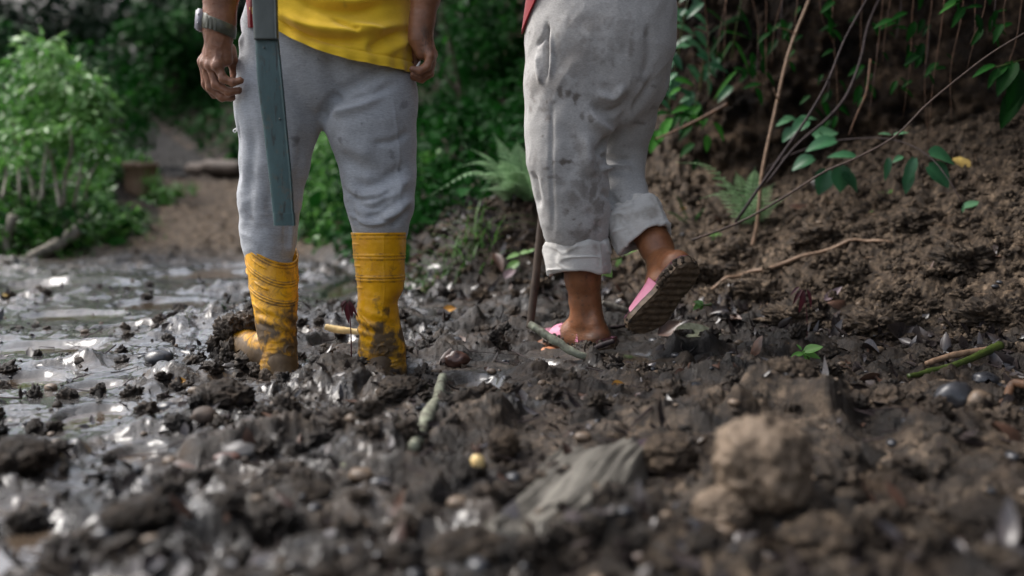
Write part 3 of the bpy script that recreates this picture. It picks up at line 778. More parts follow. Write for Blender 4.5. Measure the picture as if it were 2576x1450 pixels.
    d = rg + 1.7 * folds(V, n, YM, cr) + 0.0035 * fbm3(V * np.array([7, 7, 4.0]), 4, 14) + 0.0012 * fbm3(V * 26, 3, 15)
    d += 0.003 * np.sin(V[:, 2] * 60 + 3 * fbm3(V * 5, 2, 17)) * sstep(.50, .38, V[:, 2]) * (V[:, 0] > P(840, 400, YM)[0])
    V = V + n * d[:, None]; n = vnormals(V, F)
    vnormals_cache[:] = [n]
    sp = [(1022, 268, 9, 12, .5), (760, 357, 8, 9, .6), (995, 395, 5, 6, .5), (870, 355, 7, 5, .6), (905, 490, 7, 7, .6), (642, 545, 8, 8, .5), (1010, 430, 6, 5, .4), (700, 285, 10, 6, .25), (925, 318, 4, 4, .6), (618, 400, 5, 5, .4), (610, 330, 4, 9, .3), (940, 560, 30, 8, .25)]
    mesh('sweatpants', V, F, M['pants_m'], man, attrs={'stain': stains(V, YM, sp)})
    # a white knotted thread on the outer seam
    tb = MB(); add_tube(tb, [P(600, 320, YM - .0), P(593, 324, YM - .02), P(587, 328, YM - .03), P(590, 334, YM - .03), P(595, 329, YM - .02), P(592, 324, YM - .01), P(599, 332, YM)], .0015, 6, 20)
    tb.build('loose_thread', M['white'], man)
    # outer seam line
    # shirts: rings from the hem up
    def shirt(name, mat, hem, grow, nz=150, nth=420, fold=True):
        th = np.linspace(0, 2 * np.pi, nth, endpoint=False)
        zt = P(0, -395, YM)[2]
        rows = []
        cx = P(834, 100, YM)[0]
        hx = np.cos(th); hy = np.sin(th)
        hz = np.array([P(0, hem(834 + 208 * a, b), YM)[2] for a, b in zip(hx, hy)])
        for i in range(nz + 1):
            s = (i / nz) ** 1.5
            z = hz + (zt - hz) * s
            gr_ = grow if grow >= 0 else np.where(hx < -.86, .004, grow)
            rx = np.interp(z, [.7, .80, .95, 1.05, 1.2, 1.33, zt], [.2135, .2125, .207, .20, .205, .21, .13]) + gr_
            ry = np.interp(z, [.7, .80, .95, 1.05, 1.2, 1.33, zt], [.172, .168, .150, .142, .15, .14, .09]) + gr_
            rows.append(np.stack([cx + rx * hx, YM - .004 + ry * hy, z], -1))
        V, F = loft(rows); nV = V.copy()
        n = np.stack([np.tile(hx / .2, nz + 1), np.tile(hy / .15, nz + 1), np.zeros((nz + 1) * nth)], -1); n = unit(n)
        d = 0.004 * fbm3(V * np.array([6, 6, 9.0]), 4, 21)
        if fold:
            d += 1.5 * folds(V, n, YM - .15, [
                ([(690, 20), (760, 62), (850, 78), (940, 70), (1030, 48)], .012, .014),
                ([(695, 45), (770, 90), (850, 104), (930, 100)], -.010, .012),
                ([(720, -20), (800, 25), (890, 30), (960, 8)], -.010, .014),
                ([(800, -10), (880, 5), (960, -15), (1030, -30)], .009, .014),
                ([(1036, 55), (985, 75), (945, 110), (920, 130)], -.008, .012),
                ([(1036, 85), (1000, 105), (965, 135)], .006, .012),
                ([(880, 60), (930, 66), (960, 80)], .006, .007),
                ([(830, 45), (880, 70), (905, 75)], -.007, .007),
                ([(700, 75), (760, 125), (840, 158), (930, 178), (1030, 190)], .003, .020)])
            hh = V[:, 2] - np.tile(hz, nz + 1)
            d += -.0030 * np.exp(-((hh - .026) / .003) ** 2) + .0018 * np.exp(-((hh - .013) / .009) ** 2)
            d += .003 * np.sin(np.tile(th, nz + 1) * 23) * np.exp(-hh / .05)
        V = V + n * d[:, None]
        # turn the hem in, giving the cloth a thickness
        inner = V[:nth] - n[:nth] * .004 + [0, 0, .0]; inner2 = V[nth * 12:nth * 13] - n[:nth] * .005
        V2, F2 = loft([inner2, inner, V[:nth]])
        Va = np.vstack([V2, V]); Fa = np.vstack([F2, F + len(V2)])
        vnormals_cache[:] = []
        st = stains(Va, YM - .15, [(868, 13, 6, 9, .35), (935, 172, 5, 5, .3), (1010, 150, 8, 5, .15)])
        mesh(name, Va, Fa, mat, man, attrs={'stain': st})
    xs = [600, 640, 680, 700, 760, 830, 900, 970, 1038, 1060]; vs = [40, 42, 62, 80, 116, 148, 169, 180, 187, 188]
    shirt('yellow_shirt', M['shirt'], lambda u, b: np.interp(u, xs, vs) if b < 0 else np.interp(u, [620, 1045], [28, 187]), 0.0)
    shirt('red_undershirt', M['red'], lambda u, b: np.interp(u, [620, 650, 700, 730, 1045], [74, 82, 92, 60, 50]), -.022, 40, 200, False)
    # wristwatch
    wt = bpy.data.objects.new('wristwatch', None); wt.empty_display_size = .02; C.objects.link(wt); wt.parent = man
    wc = P(551, 68, 2.50); wt.location = wc - ORG[man]; ORG[wt] = wc
    ax = unit(P(549, 100, 2.5) - P(556, 20, 2.5)); sx = unit(np.cross(ax, [0, 1, 0])); sy = np.cross(sx, ax)
    if sx[0] < 0: sx = -sx; 
    th = np.linspace(0, 2 * np.pi, 64, endpoint=False); rows = []
    for (o, g) in ((-.016, -.001), (-.017, .002), (-.016, .0032), (0, .0042), (.014, .0032), (.015, .002), (.014, -.001)):
        tilt = .10
        rows.append([wc + ax * o * (1.15 if abs(a - np.pi) < 1 else .95) + sx * math.cos(a) * (.0385 + g) + sy * math.sin(a) * (.0365 + g) - ax * 0.010 * math.cos(a - np.pi) for a in th])
    V, F = loft(rows); mesh('strap', V, F, M['strapgrey'], wt)
    for off in (.25, .5, .75):                                   # keeper bands
        a0 = -1.2 - off; rows = []
        for o in (-.014, .014):
            rows.append([wc + ax * (o - .010 * math.cos(a - np.pi)) + sx * math.cos(a) * (.0385 + .0062) + sy * math.sin(a) * (.0365 + .0062) for a in np.linspace(a0, a0 - .13, 6)])
        V, F = loft(rows, False); mesh('strap_keeper', V, F, M['strapgrey'], wt)
    import bmesh
    def bev_box(name, cen, ex, ey, ez, hx, hy, hz, mt, par, bv=.003):
        bm = bmesh.new(); bmesh.ops.create_cube(bm, size=2)
        for v in bm.verts: v.co = Vector((v.co[0] * hx, v.co[1] * hy, v.co[2] * hz))
        bmesh.ops.bevel(bm, geom=bm.edges[:], offset=bv, segments=3, affect='EDGES')
        V = np.array([v.co[:] for v in bm.verts]); F = [[v.index for v in f.verts] for f in bm.faces]; bm.free()
        return mesh(name, cen + V[:, :1] * ex + V[:, 1:2] * ey + V[:, 2:] * ez, F, mt, par)
    cc = wc - sx * .046 - ax * .010
    bev_box('watch_case', cc, sx, sy, ax, .0088, .020, .026, M['case'], wt, .004)
    bev_box('watch_face', cc - sx * .0090, sx, sy, ax, .0015, .014, .018, M['glass'], wt, .001)
    bev_box('watch_button', cc - ax * .012 - sy * .0205, sx, sy, ax, .002, .0025, .003, M['case'], wt, .001)
    bev_box('watch_button', cc + ax * .010 - sy * .0205, sx, sy, ax, .002, .0025, .003, M['case'], wt, .001)
    # ring on the right hand
    c0, c1 = P(1059, 191, 2.52), P(1053, 190, 2.52); c0 = P(1050, 168, 2.51)
    V, F, T = tube([c0 + [.0115 * math.cos(a) * .6, .0115 * math.sin(a), .0115 * math.cos(a)] for a in np.linspace(0, 2 * np.pi, 20)], .0018, 6)
    mesh('finger_ring', V, [F, T], M['silver'], man)
    return bev_box
bev_box = build_man()

# boots
def boot(O, fwd, lean, side_lean, height, rib_side, label, tilt=0.0, toe_up=0.0, bend=0.0, toe_stain=1.0, seed=0, wide=None):
    """O: heel centre on the ground; fwd: horizontal direction of the toe; lean: shaft lean towards the toe per metre"""
    O = np.array(O, float); f = unit(np.array([*fwd, toe_up])); s = unit(np.cross(f, [0, 0, 1.0])); z = np.array([0, 0, 1.0])
    def W(q): q = np.atleast_2d(q); return O + q[:, :1] * s + q[:, 1:2] * f + q[:, 2:3] * z
    # shaft rings (local: x side, y forward, z up)
    nth, nz = 200, 190
    th = np.linspace(0, 2 * np.pi, nth, endpoint=False); hs_ = np.linspace(0.0, height, nz)
    def prof(h):
        rx = np.interp(h, [0, .02, .05, .09, .14, .20, .30, .36], [.048, .050, .048, .049, .053, .060, .068, .0725])
        ry = np.interp(h, [0, .02, .05, .09, .14, .20, .30, .36], [.048, .049, .046, .050, .058, .064, .070, .073])
        if wide: rx = np.interp(h, [0, .03, .08, .12, .16, .22, .30, .38], [.066, .065, .061, .057, .054, .059, .066, .071])
        return rx, ry
    def cen(h):
        hh = max(h - .05, 0)
        return np.array([side_lean * hh + (-.010 * math.exp(-((h - .165) / .045) ** 2) if wide else 0) + bend * math.sin(min(hh / .25, 1) * math.pi), lean * hh + .022, h])
    rows = []; st = []; hz = []
    for h in hs_:
        rx, ry = prof(h); c = cen(h)
        d = 0.0022 * np.exp(-((h - height + .003) / .0028) ** 2) + .0012 * np.exp(-((h - height + .012) / .002) ** 2)
        for hb in (height - .058, height - .066, height - .114, height - .122): d += .0022 * np.exp(-((h - hb) / .0018) ** 2)
        back = sstep(.5, .95, -np.sin(th))                     # towards the heel side
        for hb, w0 in ((.050, 1.0), (.040, 1.0), (.030, 1.0)): d = d + back * .0028 * np.exp(-((h - hb - .004 * np.cos(th * 2)) / .0022) ** 2) * w0
        # short bars on the outer side
        a = np.cos(th) * rib_side
        for hb in (height - .030, height - .086, height - .142 if bend else height - .088): d = d + sstep(.62, .72, a) * sstep(.99, .93, a) * .0026 * np.exp(-((h - hb) / .0022) ** 2)
        # a moulded seam down the back and the round heel boss
        d = d + .0012 * np.exp(-((np.cos(th) - .28) / .016) ** 2) * (np.sin(th) < 0) * (h > .17)
        d = d + .0025 * (np.exp(-((np.hypot(np.cos(th) * rx - .008, h - .082) - .013) / .0022) ** 2)) * (np.sin(th) < 0)
        d = d + .0018 * np.exp(-((h - .135 - .05 * np.cos(th) * rib_side) / .0025) ** 2) * (np.sin(th) < .2) * sstep(0.0, .3, np.cos(th) * rib_side)
        lo_ = np.stack([c[0] + (rx + d) * np.cos(th), c[1] + (ry + d) * np.sin(th), np.full(nth, h)], -1)
        # rim slopes with the shaft
        lo_[:, 2] += (tilt * ry * np.sin(th) - side_lean * rx * np.cos(th)) * sstep(.06, height, h)
        rows.append(lo_)
    rows = np.array(rows)
    nv = rows.reshape(-1, 3)
    cr = 0.004 * fbm3(nv * np.array([10, 10, 14]) + seed * 5, 4, 31) + .0035 * sstep(.17, .05, nv[:, 2]) * (np.abs(fbm3(nv * np.array([14, 14, 30]) + seed * 2, 3, 33)) * -2 + .6)
    cr += -.010 * np.exp(-((nv[:, 2] - .19 - .25 * (nv[:, 0])) / .02) ** 2) * sstep(.01, .05, nv[:, 0]) * (1 if bend else 0)
    cr += .0045 * np.sin((nv[:, 2] + .35 * nv[:, 0] + .004 * fbm3(nv * 20, 2, 34)) * 190) * np.exp(-((nv[:, 2] - .135) / .045) ** 2) * sstep(-.3, .5, fbm3(nv * 11 + seed, 2, 36))
    ctr = np.array([cen(h) for h in hs_]).repeat(nth, axis=0); dr = nv - ctr; dr[:, 2] = 0
    nv = nv + unit(dr) * cr[:, None]
    rows = nv.reshape(nz, nth, 3)
    ctop = cen(height)
    inner = [rows[-1] + (ctop - rows[-1]) * [.05, .05, 0] + [0, 0, -.001], rows[-12] + (cen(hs_[-12]) - rows[-12]) * [.05, .05, 0], rows[-70] + (cen(hs_[-70]) - rows[-70]) * [.06, .06, 0]]
    rr = np.concatenate([rows, np.array(inner)])
    V, F = loft(rr)
    h_ = np.concatenate([hs_, [height, hs_[-12], hs_[-70]]]).repeat(nth)
    stn = .50 * sstep(.045, .0, h_) + .16 * sstep(.22, .06, h_) + (.20 if seed == 1 else .08) + .18 * fbm3(V * 9 + seed * 3.3, 3, 37)  # dirt, plus extra on the left boot standing in for its shade
    for hb in (height - .062, height - .070, height - .054, height - .118, height - .110, height - .126, height - .008, height - .016): stn = stn + .30 * np.exp(-((h_ - hb) / .0016) ** 2)
    stn = stn + .55 * sstep(.15, .6, fbm3(V * 20 + seed * 7.7, 4, 35) + .5 * sstep(.24, .10, h_)) * sstep(.30, .20, h_) * (.35 + .65 * sstep(.05, .10, h_))
    b = mesh('boot', W(V), F, M['rubber'], man, attrs={'stain': stn})
    if label: b['label'] = label
    # foot: sole, instep, toe cap
    ff = Field().group(.022)
    ff.chain([[0, .015, .045], [0, .06, .066], [0, .11, .045], [0.003, .165, .040], [.004, .225, .040]], [.046, .050, .044, .045, .046])
    ff.group(.01).chain([[0, -.005, .012], [0, .08, .010], [.004, .16, .010], [.005, .235, .014]], [.038, .034, .044, .040])
    lo, hi = ff.bounds(); Vf, Ff = polygonize(lambda p: ff.eval(p, .014), lo, hi, .0028); Vf = smooth_v(Vf, Ff, 1)
    n = vnormals(Vf, Ff); Vf = Vf + n * (.0014 * fbm3(Vf * 50, 3, 3))[:, None]
    sf = .95 * sstep(.085, .05, Vf[:, 2]) + .42 + .35 * fbm3(Vf * 22 + seed, 3, 39) - .35 * sstep(.15, .2, Vf[:, 1]) * sstep(.05, .075, Vf[:, 2])
    mesh('boot_foot', W(Vf), Ff, M['rubber'], b, attrs={'stain': sf})
    # mud caked round the sole and up the sides
    return b, W
bL, WL = boot(P(712, 945, 2.55) + [0, 0, -.012], (-.68, .73), .27, .10, .335, 1.0 * -1, 'muddier boot with a clod of mud on its toe', toe_up=.14, tilt=.50, seed=1)
bR, WR = boot(P(957, 925, 2.585) + [0, 0, -.03], (-.02, 1.0), -.03, .00, .385, -1.0, None, tilt=-.04, bend=.004, seed=2, wide=True)

def lump(mb, c, r, seed, sub=3, rough=.4, sq=(1, 1, .8)):
    V, F = clod(r, sub, seed, rough, sq); mb.add(V @ rotm(seed, seed * 2.1, seed * 1.3).T + c, F, (seed * .37) % 1)
mb = MB()
for k, (x, y, z, r) in enumerate([(0, .26, .085, .030), (.02, .235, .098, .030), (-.02, .22, .10, .032), (.01, .19, .105, .030), (-.03, .26, .07, .028), (.02, .275, .06, .03), (-.035, .23, .075, .026), (.0, .29, .045, .034), (.03, .16, .10, .022),
                                  (-.045, .28, .03, .03), (-.05, .20, .03, .03), (-.05, .12, .025, .026), (-.045, .05, .02, .024), (.045, .24, .05, .022)]):
    lump(mb, WL([x, y, z])[0], r * .82, k + 1, 4, .95)
V = np.concatenate(mb.V)
mesh('mud_clump', V, [np.concatenate(f) for f in mb.F.values()], M['mud'], bL, attrs={'tan': np.full(len(V), .35), 'wet': np.full(len(V), .35)})
for bb, WW, s in ((bL, WL, 3), (bR, WR, 4)):
    mb = MB()
    for k in range(26):
        a = 2 * math.pi * k / 26
        lump(mb, WW([.047 * math.cos(a), .02 + .054 * math.sin(a) + (.09 if math.sin(a) > 0 else 0), .012 + .008 * math.sin(k * 2.3)])[0], .011 + .006 * abs(math.sin(k * 1.7)), k * s + 1, 3, .45, (1, 1, .9))
    V = np.concatenate(mb.V)
    tag(mesh('mud_crust', V, [np.concatenate(f) for f in mb.F.values()], M['mud'], bb, attrs={'tan': np.full(len(V), .2), 'wet': np.full(len(V), .3)}), kind='stuff')

# machete sheath hanging at the man's back
def sheath():
    YS = 2.375
    T = thing('machete_sheath', 'long worn teal machete sheath hanging from the waist in front of the left leg', 'sheath', P(715, 566, YS))
    def lofted(name, path, mt, lab=None, seed=0, th0=.010, nth=64, par=None):
        """path: (u_left, u_right, v, Y)"""
        path = np.array(path, float); n = 60
        q = catmull(np.c_[path], n) if path.shape[1] == 4 else path
        rows = []
        for (ul, ur, v, Y) in q:
            a, b = P(ul, v, Y), P(ur, v, Y); c = (a + b) / 2; hx = np.linalg.norm(b - a) / 2; ex = unit(b - a)
            t = np.linspace(0, 2 * np.pi, nth, endpoint=False); p_ = 0.42
            X = np.sign(np.cos(t)) * np.abs(np.cos(t)) ** p_ * hx; D = np.sign(np.sin(t)) * np.abs(np.sin(t)) ** p_ * th0
            D = D - .004 * sstep(.80, .97, X / hx)      # thick folded edge on the right
            rows.append(c + X[:, None] * ex + D[:, None] * np.array([0, 1.0, 0]))
        rows = np.array(rows); cap0 = rows[:1].mean(1, keepdims=True); cap1 = rows[-1:].mean(1, keepdims=True)
        rows = np.concatenate([cap0 + (rows[:1] - cap0) * .01, cap0 + (rows[:1] - cap0) * .95, rows, cap1 + (rows[-1:] - cap1) * .95, cap1 + (rows[-1:] - cap1) * .01])
        V, F = loft(rows); n = vnormals(V, F); V = V - 0 + n * (.0005 * fbm3(V * 30, 3, 50))[:, None]
        o = mesh(name, V, F, mt, par or T)
        if lab: o['label'] = lab
        return o
    b = lofted('scabbard', [(642, 700, 85, YS + .005), (648, 712, 200, YS), (664, 724, 330, YS), (678, 735, 450, YS - .003), (690, 742, 566, YS - .005)], M['teal'], th0=.009)
    lofted('sheath_throat', [(632, 694, -160, YS - .005), (634, 696, -60, YS - .005), (636, 699, 20, YS - .004), (641, 701, 101, YS - .003)], M['greyp'], th0=.014)
    lofted('end_band', [(688, 742, 536, YS - .007), (689, 743, 550, YS - .007), (690, 744, 568, YS - .007)], M['teal'], th0=.0115)
    mb = MB(); add_tube(mb, [P(663, -150, YS), P(664, -230, YS), P(668, -300, YS)], [.016, .015, .019], 14, 20)
    o = mb.build('machete_handle', M['hair'], T)
    for k, (u, v) in enumerate([(664, 120), (704, 300), (722, 500)]):
        mb = MB(); c = P(u, v, YS - .012); V, F = ICO[1]; mb.add(V * [.003, .0015, .003] + c, F); mb.build('rivet', M['greyp'], T)
sheath()

# ---------------- the woman
YW = 2.92
wom = thing('person', 'person in rolled-up stained grey sweatpants and muddy pink slide sandals, seen from behind', 'person', (P(1480, 880, 2.95)[0], 2.95, 0.0))
def build_woman():
    def c(u, v, dy=0.0): return P(u, v, YW + dy)
    bd = Field().group(.02)
    # planted (left) leg
    bd.chain([c(1430, 150), c(1420, 420, -.02), c(1462, 660, .02), c(1466, 700, .03), c(1472, 760, .04), c(1478, 805, .04)], [.07, .045, .050, .050, .0445, .043], .95)
    heel = P(1503, 846, 2.93)
    bd.chain([c(1478, 800, .04), heel], [.042, .036]).chain([c(1474, 800, .05), P(1440, 838, 2.99), P(1400, 862, 3.03), P(1362, 872, 3.07)], [.041, .035, .027, .020])
    bd.cone(heel, P(1430, 862, 2.99), .034, .028)
    # ankle bone
    bd.cone(P(1497, 806, 2.92), P(1497, 809, 2.92), .016, .016)
    for k, (du, dy) in enumerate([(0, 0), (-3, -.016), (-5, -.03), (-6, -.044), (-6, -.057)]):
        bd.group(.006).cone(P(1366 + k * 2, 874, 3.09 + dy), P(1344 + du + k * 4, 878, 3.11 + dy), .0115 - k * .0012, .010 - k * .001)
    # raised (right) leg
    bd.group(.02).chain([c(1590, 160, .05), c(1555, 440, .17), c(1628, 575, .02), P(1650, 620, 2.90), P(1672, 668, 2.86)], [.07, .048, .050, .046, .042])
    # pelvis and trunk
    bd.group(.03).chain([c(1512, 120, .02), c(1505, -60, .02), c(1500, -270, .02)], [.135, .115, .13], .8)
    nk = c(1495, -400, .03); hd = c(1490, -500, .05)
    SL, SRt = c(1385, -330, -.04), c(1612, -330, .08)
    bd.cone(SL, SRt, .05, .05).chain([c(1500, -300, .02), nk], [.09, .05]).chain([nk, hd, hd + [0, 0, .04]], [.05, .08, .085])
    fw = unit(np.array([-.5, .86, 0]))
    bd.cone(hd + fw * .08, hd + fw * .10 - [0, 0, .012], .011, .013)
    bd.group(.02).chain([SL, c(1345, -170, .05), c(1430, -60, .16)], [.048, .036, .028]).chain([SRt, c(1665, -150, .12), c(1590, -60, .33)], [.048, .036, .028])
    for q in (c(1430, -60, .16), c(1590, -60, .33)):
        bd.group(.01).cone(q, q + fw * .06 + [0, 0, -.01], .026, .022)
        sdv = np.array([fw[1], -fw[0], 0])
        for k in range(4): bd.group(.006).chain([q + fw * .06 + sdv * (k - 1.5) * .017, q + fw * (.095 + .01 * (k in (1, 2))) + sdv * (k - 1.5) * .017 - [0, 0, .012], q + fw * .09 + sdv * (k - 1.5) * .016 - [0, 0, .035]], [.009, .0085, .0075])
        bd.group(.006).chain([q + fw * .02 + sdv * -.02, q + fw * .05 + sdv * -.035 - [0, 0, .01], q + fw * .08 + sdv * -.03 - [0, 0, .02]], [.012, .010, .009])
    # raised foot, in the frame of its sandal
    O, ex, ey, ez = SOLE
    Lc = lambda x, y, z: O + ex * x + ey * y + ez * z
    bd.g[4 + 2][1] if False else None
    bd.group(.018).chain([P(1672, 660, 2.86), Lc(0, -.085, .055)], [.043, .040]).chain([P(1664, 655, 2.87), Lc(0, -.02, .062), Lc(.004, .05, .045), Lc(.006, .09, .034)], [.042, .036, .030, .024])
    bd.cone(Lc(0, -.10, .050), Lc(0, .06, .038), .033, .028).cone(Lc(.02, .06, .035), Lc(-.02, .06, .035), .022, .022)
    for k in range(5):
        bd.group(.005).cone(Lc(-.030 + k * .0155, .09, .033), Lc(-.031 + k * .0155, .118 - .005 * k, .032), .0105, .009)
    lo, hi = bd.bounds(); V, F = polygonize(bd.eval, lo, hi, 0.0034)
    V = smooth_v(V, F, 1); n = vnormals(V, F)
    # skin wrinkles at both ankles
    e = np.zeros(len(V))
    for cpt, dr, per, rad in ((P(1455, 845, 2.96), np.array([.35, 0, 1.0]), 900, .040), (P(1655, 690, 2.85), np.array([.2, 0, 1.0]), 800, .035)):
        e += .0019 * np.sin((V @ unit(dr)) * per + 1.5 * fbm3(V * 25, 2, 4)) * np.exp(-(np.linalg.norm(V - cpt, axis=1) / rad) ** 2)
    # tendon and ankle hollows
    e += -.006 * np.exp(-(np.linalg.norm((V - P(1482, 800, 2.90)) * [1, .6, .5], axis=1) / .012) ** 2) + .003 * np.exp(-(np.linalg.norm((V - P(1462, 790, 2.90)) * [1.3, .6, .35], axis=1) / .012) ** 2)
    e += -.005 * np.exp(-(np.linalg.norm((V - P(1478, 838, 2.90)) * [.7, .6, 1], axis=1) / .014) ** 2)
    V = V + n * e[:, None]
    st = .85 * sstep(0, .5, fbm3(V * 60, 3, 6) + 1.1 * np.exp(-(np.linalg.norm(V - P(1520, 838, 2.92), axis=1) / .028) ** 2) - .55) + .6 * sstep(.30, .5, fbm3(V * 110, 2, 7)) * (V[:, 2] < .30) + .5 * sstep(.0, .5, fbm3(V * 26, 4, 9) + .6 * sstep(.10, .03, V[:, 2]) - .25) * (V[:, 2] < .2)
    pale = .55 * np.exp(-(np.linalg.norm(V - P(1735, 655, 2.82), axis=1) / .04) ** 2) + .3 * np.exp(-(np.linalg.norm(V - P(1440, 860, 2.92), axis=1) / .035) ** 2)
    mesh('body', V, F, M['skin_w'], wom, attrs={'stain': st, 'pale': pale})
    hf = Field().group(.03).cone(hd - fw * .02 + [0, 0, .02], hd - fw * .015 + [0, 0, .06], .088, .084).chain([hd - fw * .07, hd - fw * .11 + [0, 0, -.12]], [.06, .03])
    lo, hi = hf.bounds(); Vh, Fh = polygonize(hf.eval, lo, hi, 0.006); nn = vnormals(Vh, Fh)
    mesh('hair', Vh + nn * (0.004 * fbm3(Vh * 70, 3, 3))[:, None], Fh, M['hair'], wom)
    # sweatpants
    pf = Field().group(.035)
    pf.chain([c(1514, -60, .02), c(1515, 20, .02), c(1508, 110, .02), c(1500, 180, .02)], [.195, .205, .208, .185], [.72, .75, .75])
    pf.chain([c(1445, 110, .0), c(1432, 220, -.01), c(1425, 320, -.02), c(1425, 400, -.02), c(1436, 480, -.01), c(1444, 540, .0), c(1452, 600, .02), c(1454, 622, .02)],
             [.125, .124, .114, .112, .106, .098, .083, .070], .9)
    pf.chain([c(1583, 110, .03), c(1582, 200, .06)], [.118, .110], .95)
    pf.group(.03).chain([c(1580, 120, .03), c(1578, 200, .06), c(1565, 300, .12), c(1556, 390, .16)], [.115, .112, .098, .082], .95)
    pf.chain([c(1556, 390, .16), c(1556, 440, .14)], [.082, .078])
    pf.group(.012).chain([c(1552, 436, .15), c(1572, 490, .09), c(1590, 535, .05), c(1598, 552, .04)], [.074, .072, .068, .062])
    lo, hi = pf.bounds(); V, F = polygonize(lambda p: pf.eval(p, .022), lo, hi, .0042)
    V = smooth_v(V, F, 2); n = vnormals(V, F)
    cr = [
        ([(1610, 215), (1575, 300), (1520, 370), (1502, 395)], -.010, .014),
        ([(1655, 180), (1620, 250), (1575, 320), (1515, 385)], -.010, .012),
        ([(1630, 60), (1635, 140), (1622, 210)], -.006, .016),
        ([(1475, 280), (1500, 310), (1545, 330), (1590, 300), (1600, 250)], .012, .016),
        ([(1480, 260), (1530, 285), (1570, 270), (1590, 225)], -.010, .012),
        ([(1495, 240), (1540, 250), (1572, 215)], .008, .012),
        ([(1470, 330), (1480, 400), (1500, 450)], .007, .016),
        ([(1512, 390), (1560, 400), (1612, 402)], -.010, .010),
        ([(1510, 430), (1560, 418), (1608, 422)], .012, .009),
        ([(1515, 480), (1545, 500), (1572, 530)], -.008, .010),
        ([(1345, 120), (1368, 90), (1376, 60)], -.006, .006),
        ([(1371, 62), (1372, 150), (1366, 212)], -.012, .0065),
        ([(1350, 130), (1352, 180), (1362, 215)], .007, .007),
        ([(1382, 80), (1386, 150), (1378, 205)], .005, .006),
        ([(1387, 250), (1385, 400), (1392, 600)], -.0035, .006),
        ([(1333, 430), (1345, 480), (1350, 530)], -.010, .010),
        ([(1480, 520), (1500, 560), (1515, 590)], -.005, .014),
        ([(1410, 300), (1440, 380), (1430, 460)], -.005, .025),
    ]
    rg = (.5 - np.abs(fbm3(np.stack([V[:, 0] - V[:, 2] * .5, V[:, 1], V[:, 2] * .5 + V[:, 0] * .4], -1) * 7, 3, 29))) * .010 + (.5 - np.abs(fbm3(V * np.array([12, 12, 6.]), 3, 28))) * .006 * sstep(.5, .3, V[:, 2])
    rg = rg - .0075
    d = rg + 1.6 * folds(V, n, YW - .08, cr) + .005 * fbm3(V * np.array([6, 6, 4.0]), 4, 24) + .0013 * fbm3(V * 24, 3, 25)
    V = V + n * d[:, None]; n = vnormals(V, F); vnormals_cache[:] = [n]
    sp = [(1305 + 38, 40, 3, 8, .3), (1303, 84, 5, 18, .9), (1448, 155, 60, 52, .42), (1395, 215, 48, 30, .38), (1360, 210, 35, 24, .4), (1300 + 92, 180, 20, 24, .25), (1408, 235, 8, 16, .85), (1428, 240, 8, 14, .85), (1446, 248, 9, 10, .85), (1301, 247, 5, 5, .8),
          (1302 + 22, 430, 8, 6, .6), (1365, 345, 5, 4, .7), (1380, 300, 7, 5, .6), (1368, 280, 14, 5, .5), (1336, 275, 5, 12, .5), (1418, 407, 16, 6, .9), (1430, 408, 5, 5, .9), (1440, 345, 10, 8, .4), (1482, 300, 5, 12, .6), (1462, 296, 6, 10, .6),
          (1452, 372, 14, 20, .4), (1480, 430, 26, 30, .45), (1465, 480, 18, 20, .5), (1450, 465, 12, 14, .45), (1492, 480, 12, 22, .7), (1503, 525, 12, 26, .6), (1440, 500, 22, 22, .55), (1410, 460, 14, 10, .35), (1375, 425, 7, 5, .6), (1393, 447, 18, 3, .5), (1460, 590, 22, 18, .6),
          (1443, 552, 6, 4, .7), (1500, 575, 9, 12, .5), (1560, 90, 25, 40, .25), (1583, 130, 7, 26, .5), (1560, 120, 10, 12, .3), (1618, 85, 6, 18, .35), (1530, 120, 10, 20, .25), (1610, 200, 20, 8, .35), (1622, 305, 26, 5, .55), (1660, 265, 14, 5, .5), (1650, 215, 8, 5, .5), (1548, 425, 6, 5, .4), (1400, 95, 8, 12, .3), (1470, 60, 50, 20, .35), (1490, 80, 20, 10, .4), (1345, 400, 8, 14, .3), (1520, 215, 14, 8, .3), (1395, 620, 4, 4, .6)]
    mesh('sweatpants', V, F, M['pants_w'], wom, attrs={'stain': stains(V, YW - .08, sp, 3)})
    # rolled cuffs: lofted double-walled bands
    def cuff(c0, c1, r0, r1, axn, seamang, seed, tiltv=(0, 0, 0), flare=.004):
        c0, c1 = np.array(c0), np.array(c1); a = unit(c1 - c0); ex = unit(np.cross([0, 1.0, 0], a)); ey = np.cross(a, ex); L = np.linalg.norm(c1 - c0)
        th = np.linspace(0, 2 * np.pi, 220, endpoint=False); rows = []
        prof = [(-.02, -.022), (-.004, -.010), (.0, .002), (.004, .006)] + [(t, .007 + .003 * math.sin(t / L * 3)) for t in np.linspace(.010, L - .008, 34)] + [(L - .003, .008), (L, .004), (L - .001, -.001), (L - .02, -.005), (L - .06, -.008), (L - .10, -.05)]
        for t, g in prof:
            r = r0 + (r1 - r0) * t / L
            wv = .0045 * np.sin(th * 3 + seed) + .0025 * np.sin(th * 7 + 2 * seed + t * 30)
            sm = .0035 * np.exp(-(((th - seamang + np.pi) % (2 * np.pi) - np.pi) / .06) ** 2) if g > 0 else 0
            sag = np.array(tiltv)[None] * (np.cos(th))[:, None] * 0
            rr_ = r + g + wv + sm
            tz = t + .010 * np.sin(th * 2 + seed) * (t / L) + .004 * np.sin(th * 5 + seed) * (t < .01)
            rows.append(c0 + a[None] * np.atleast_1d(tz)[:, None] + ex * (rr_ * np.cos(th))[:, None] + ey * (rr_ * np.sin(th) * axn)[:, None])
        V, F = loft(rows[::-1]); n = vnormals(V, F)
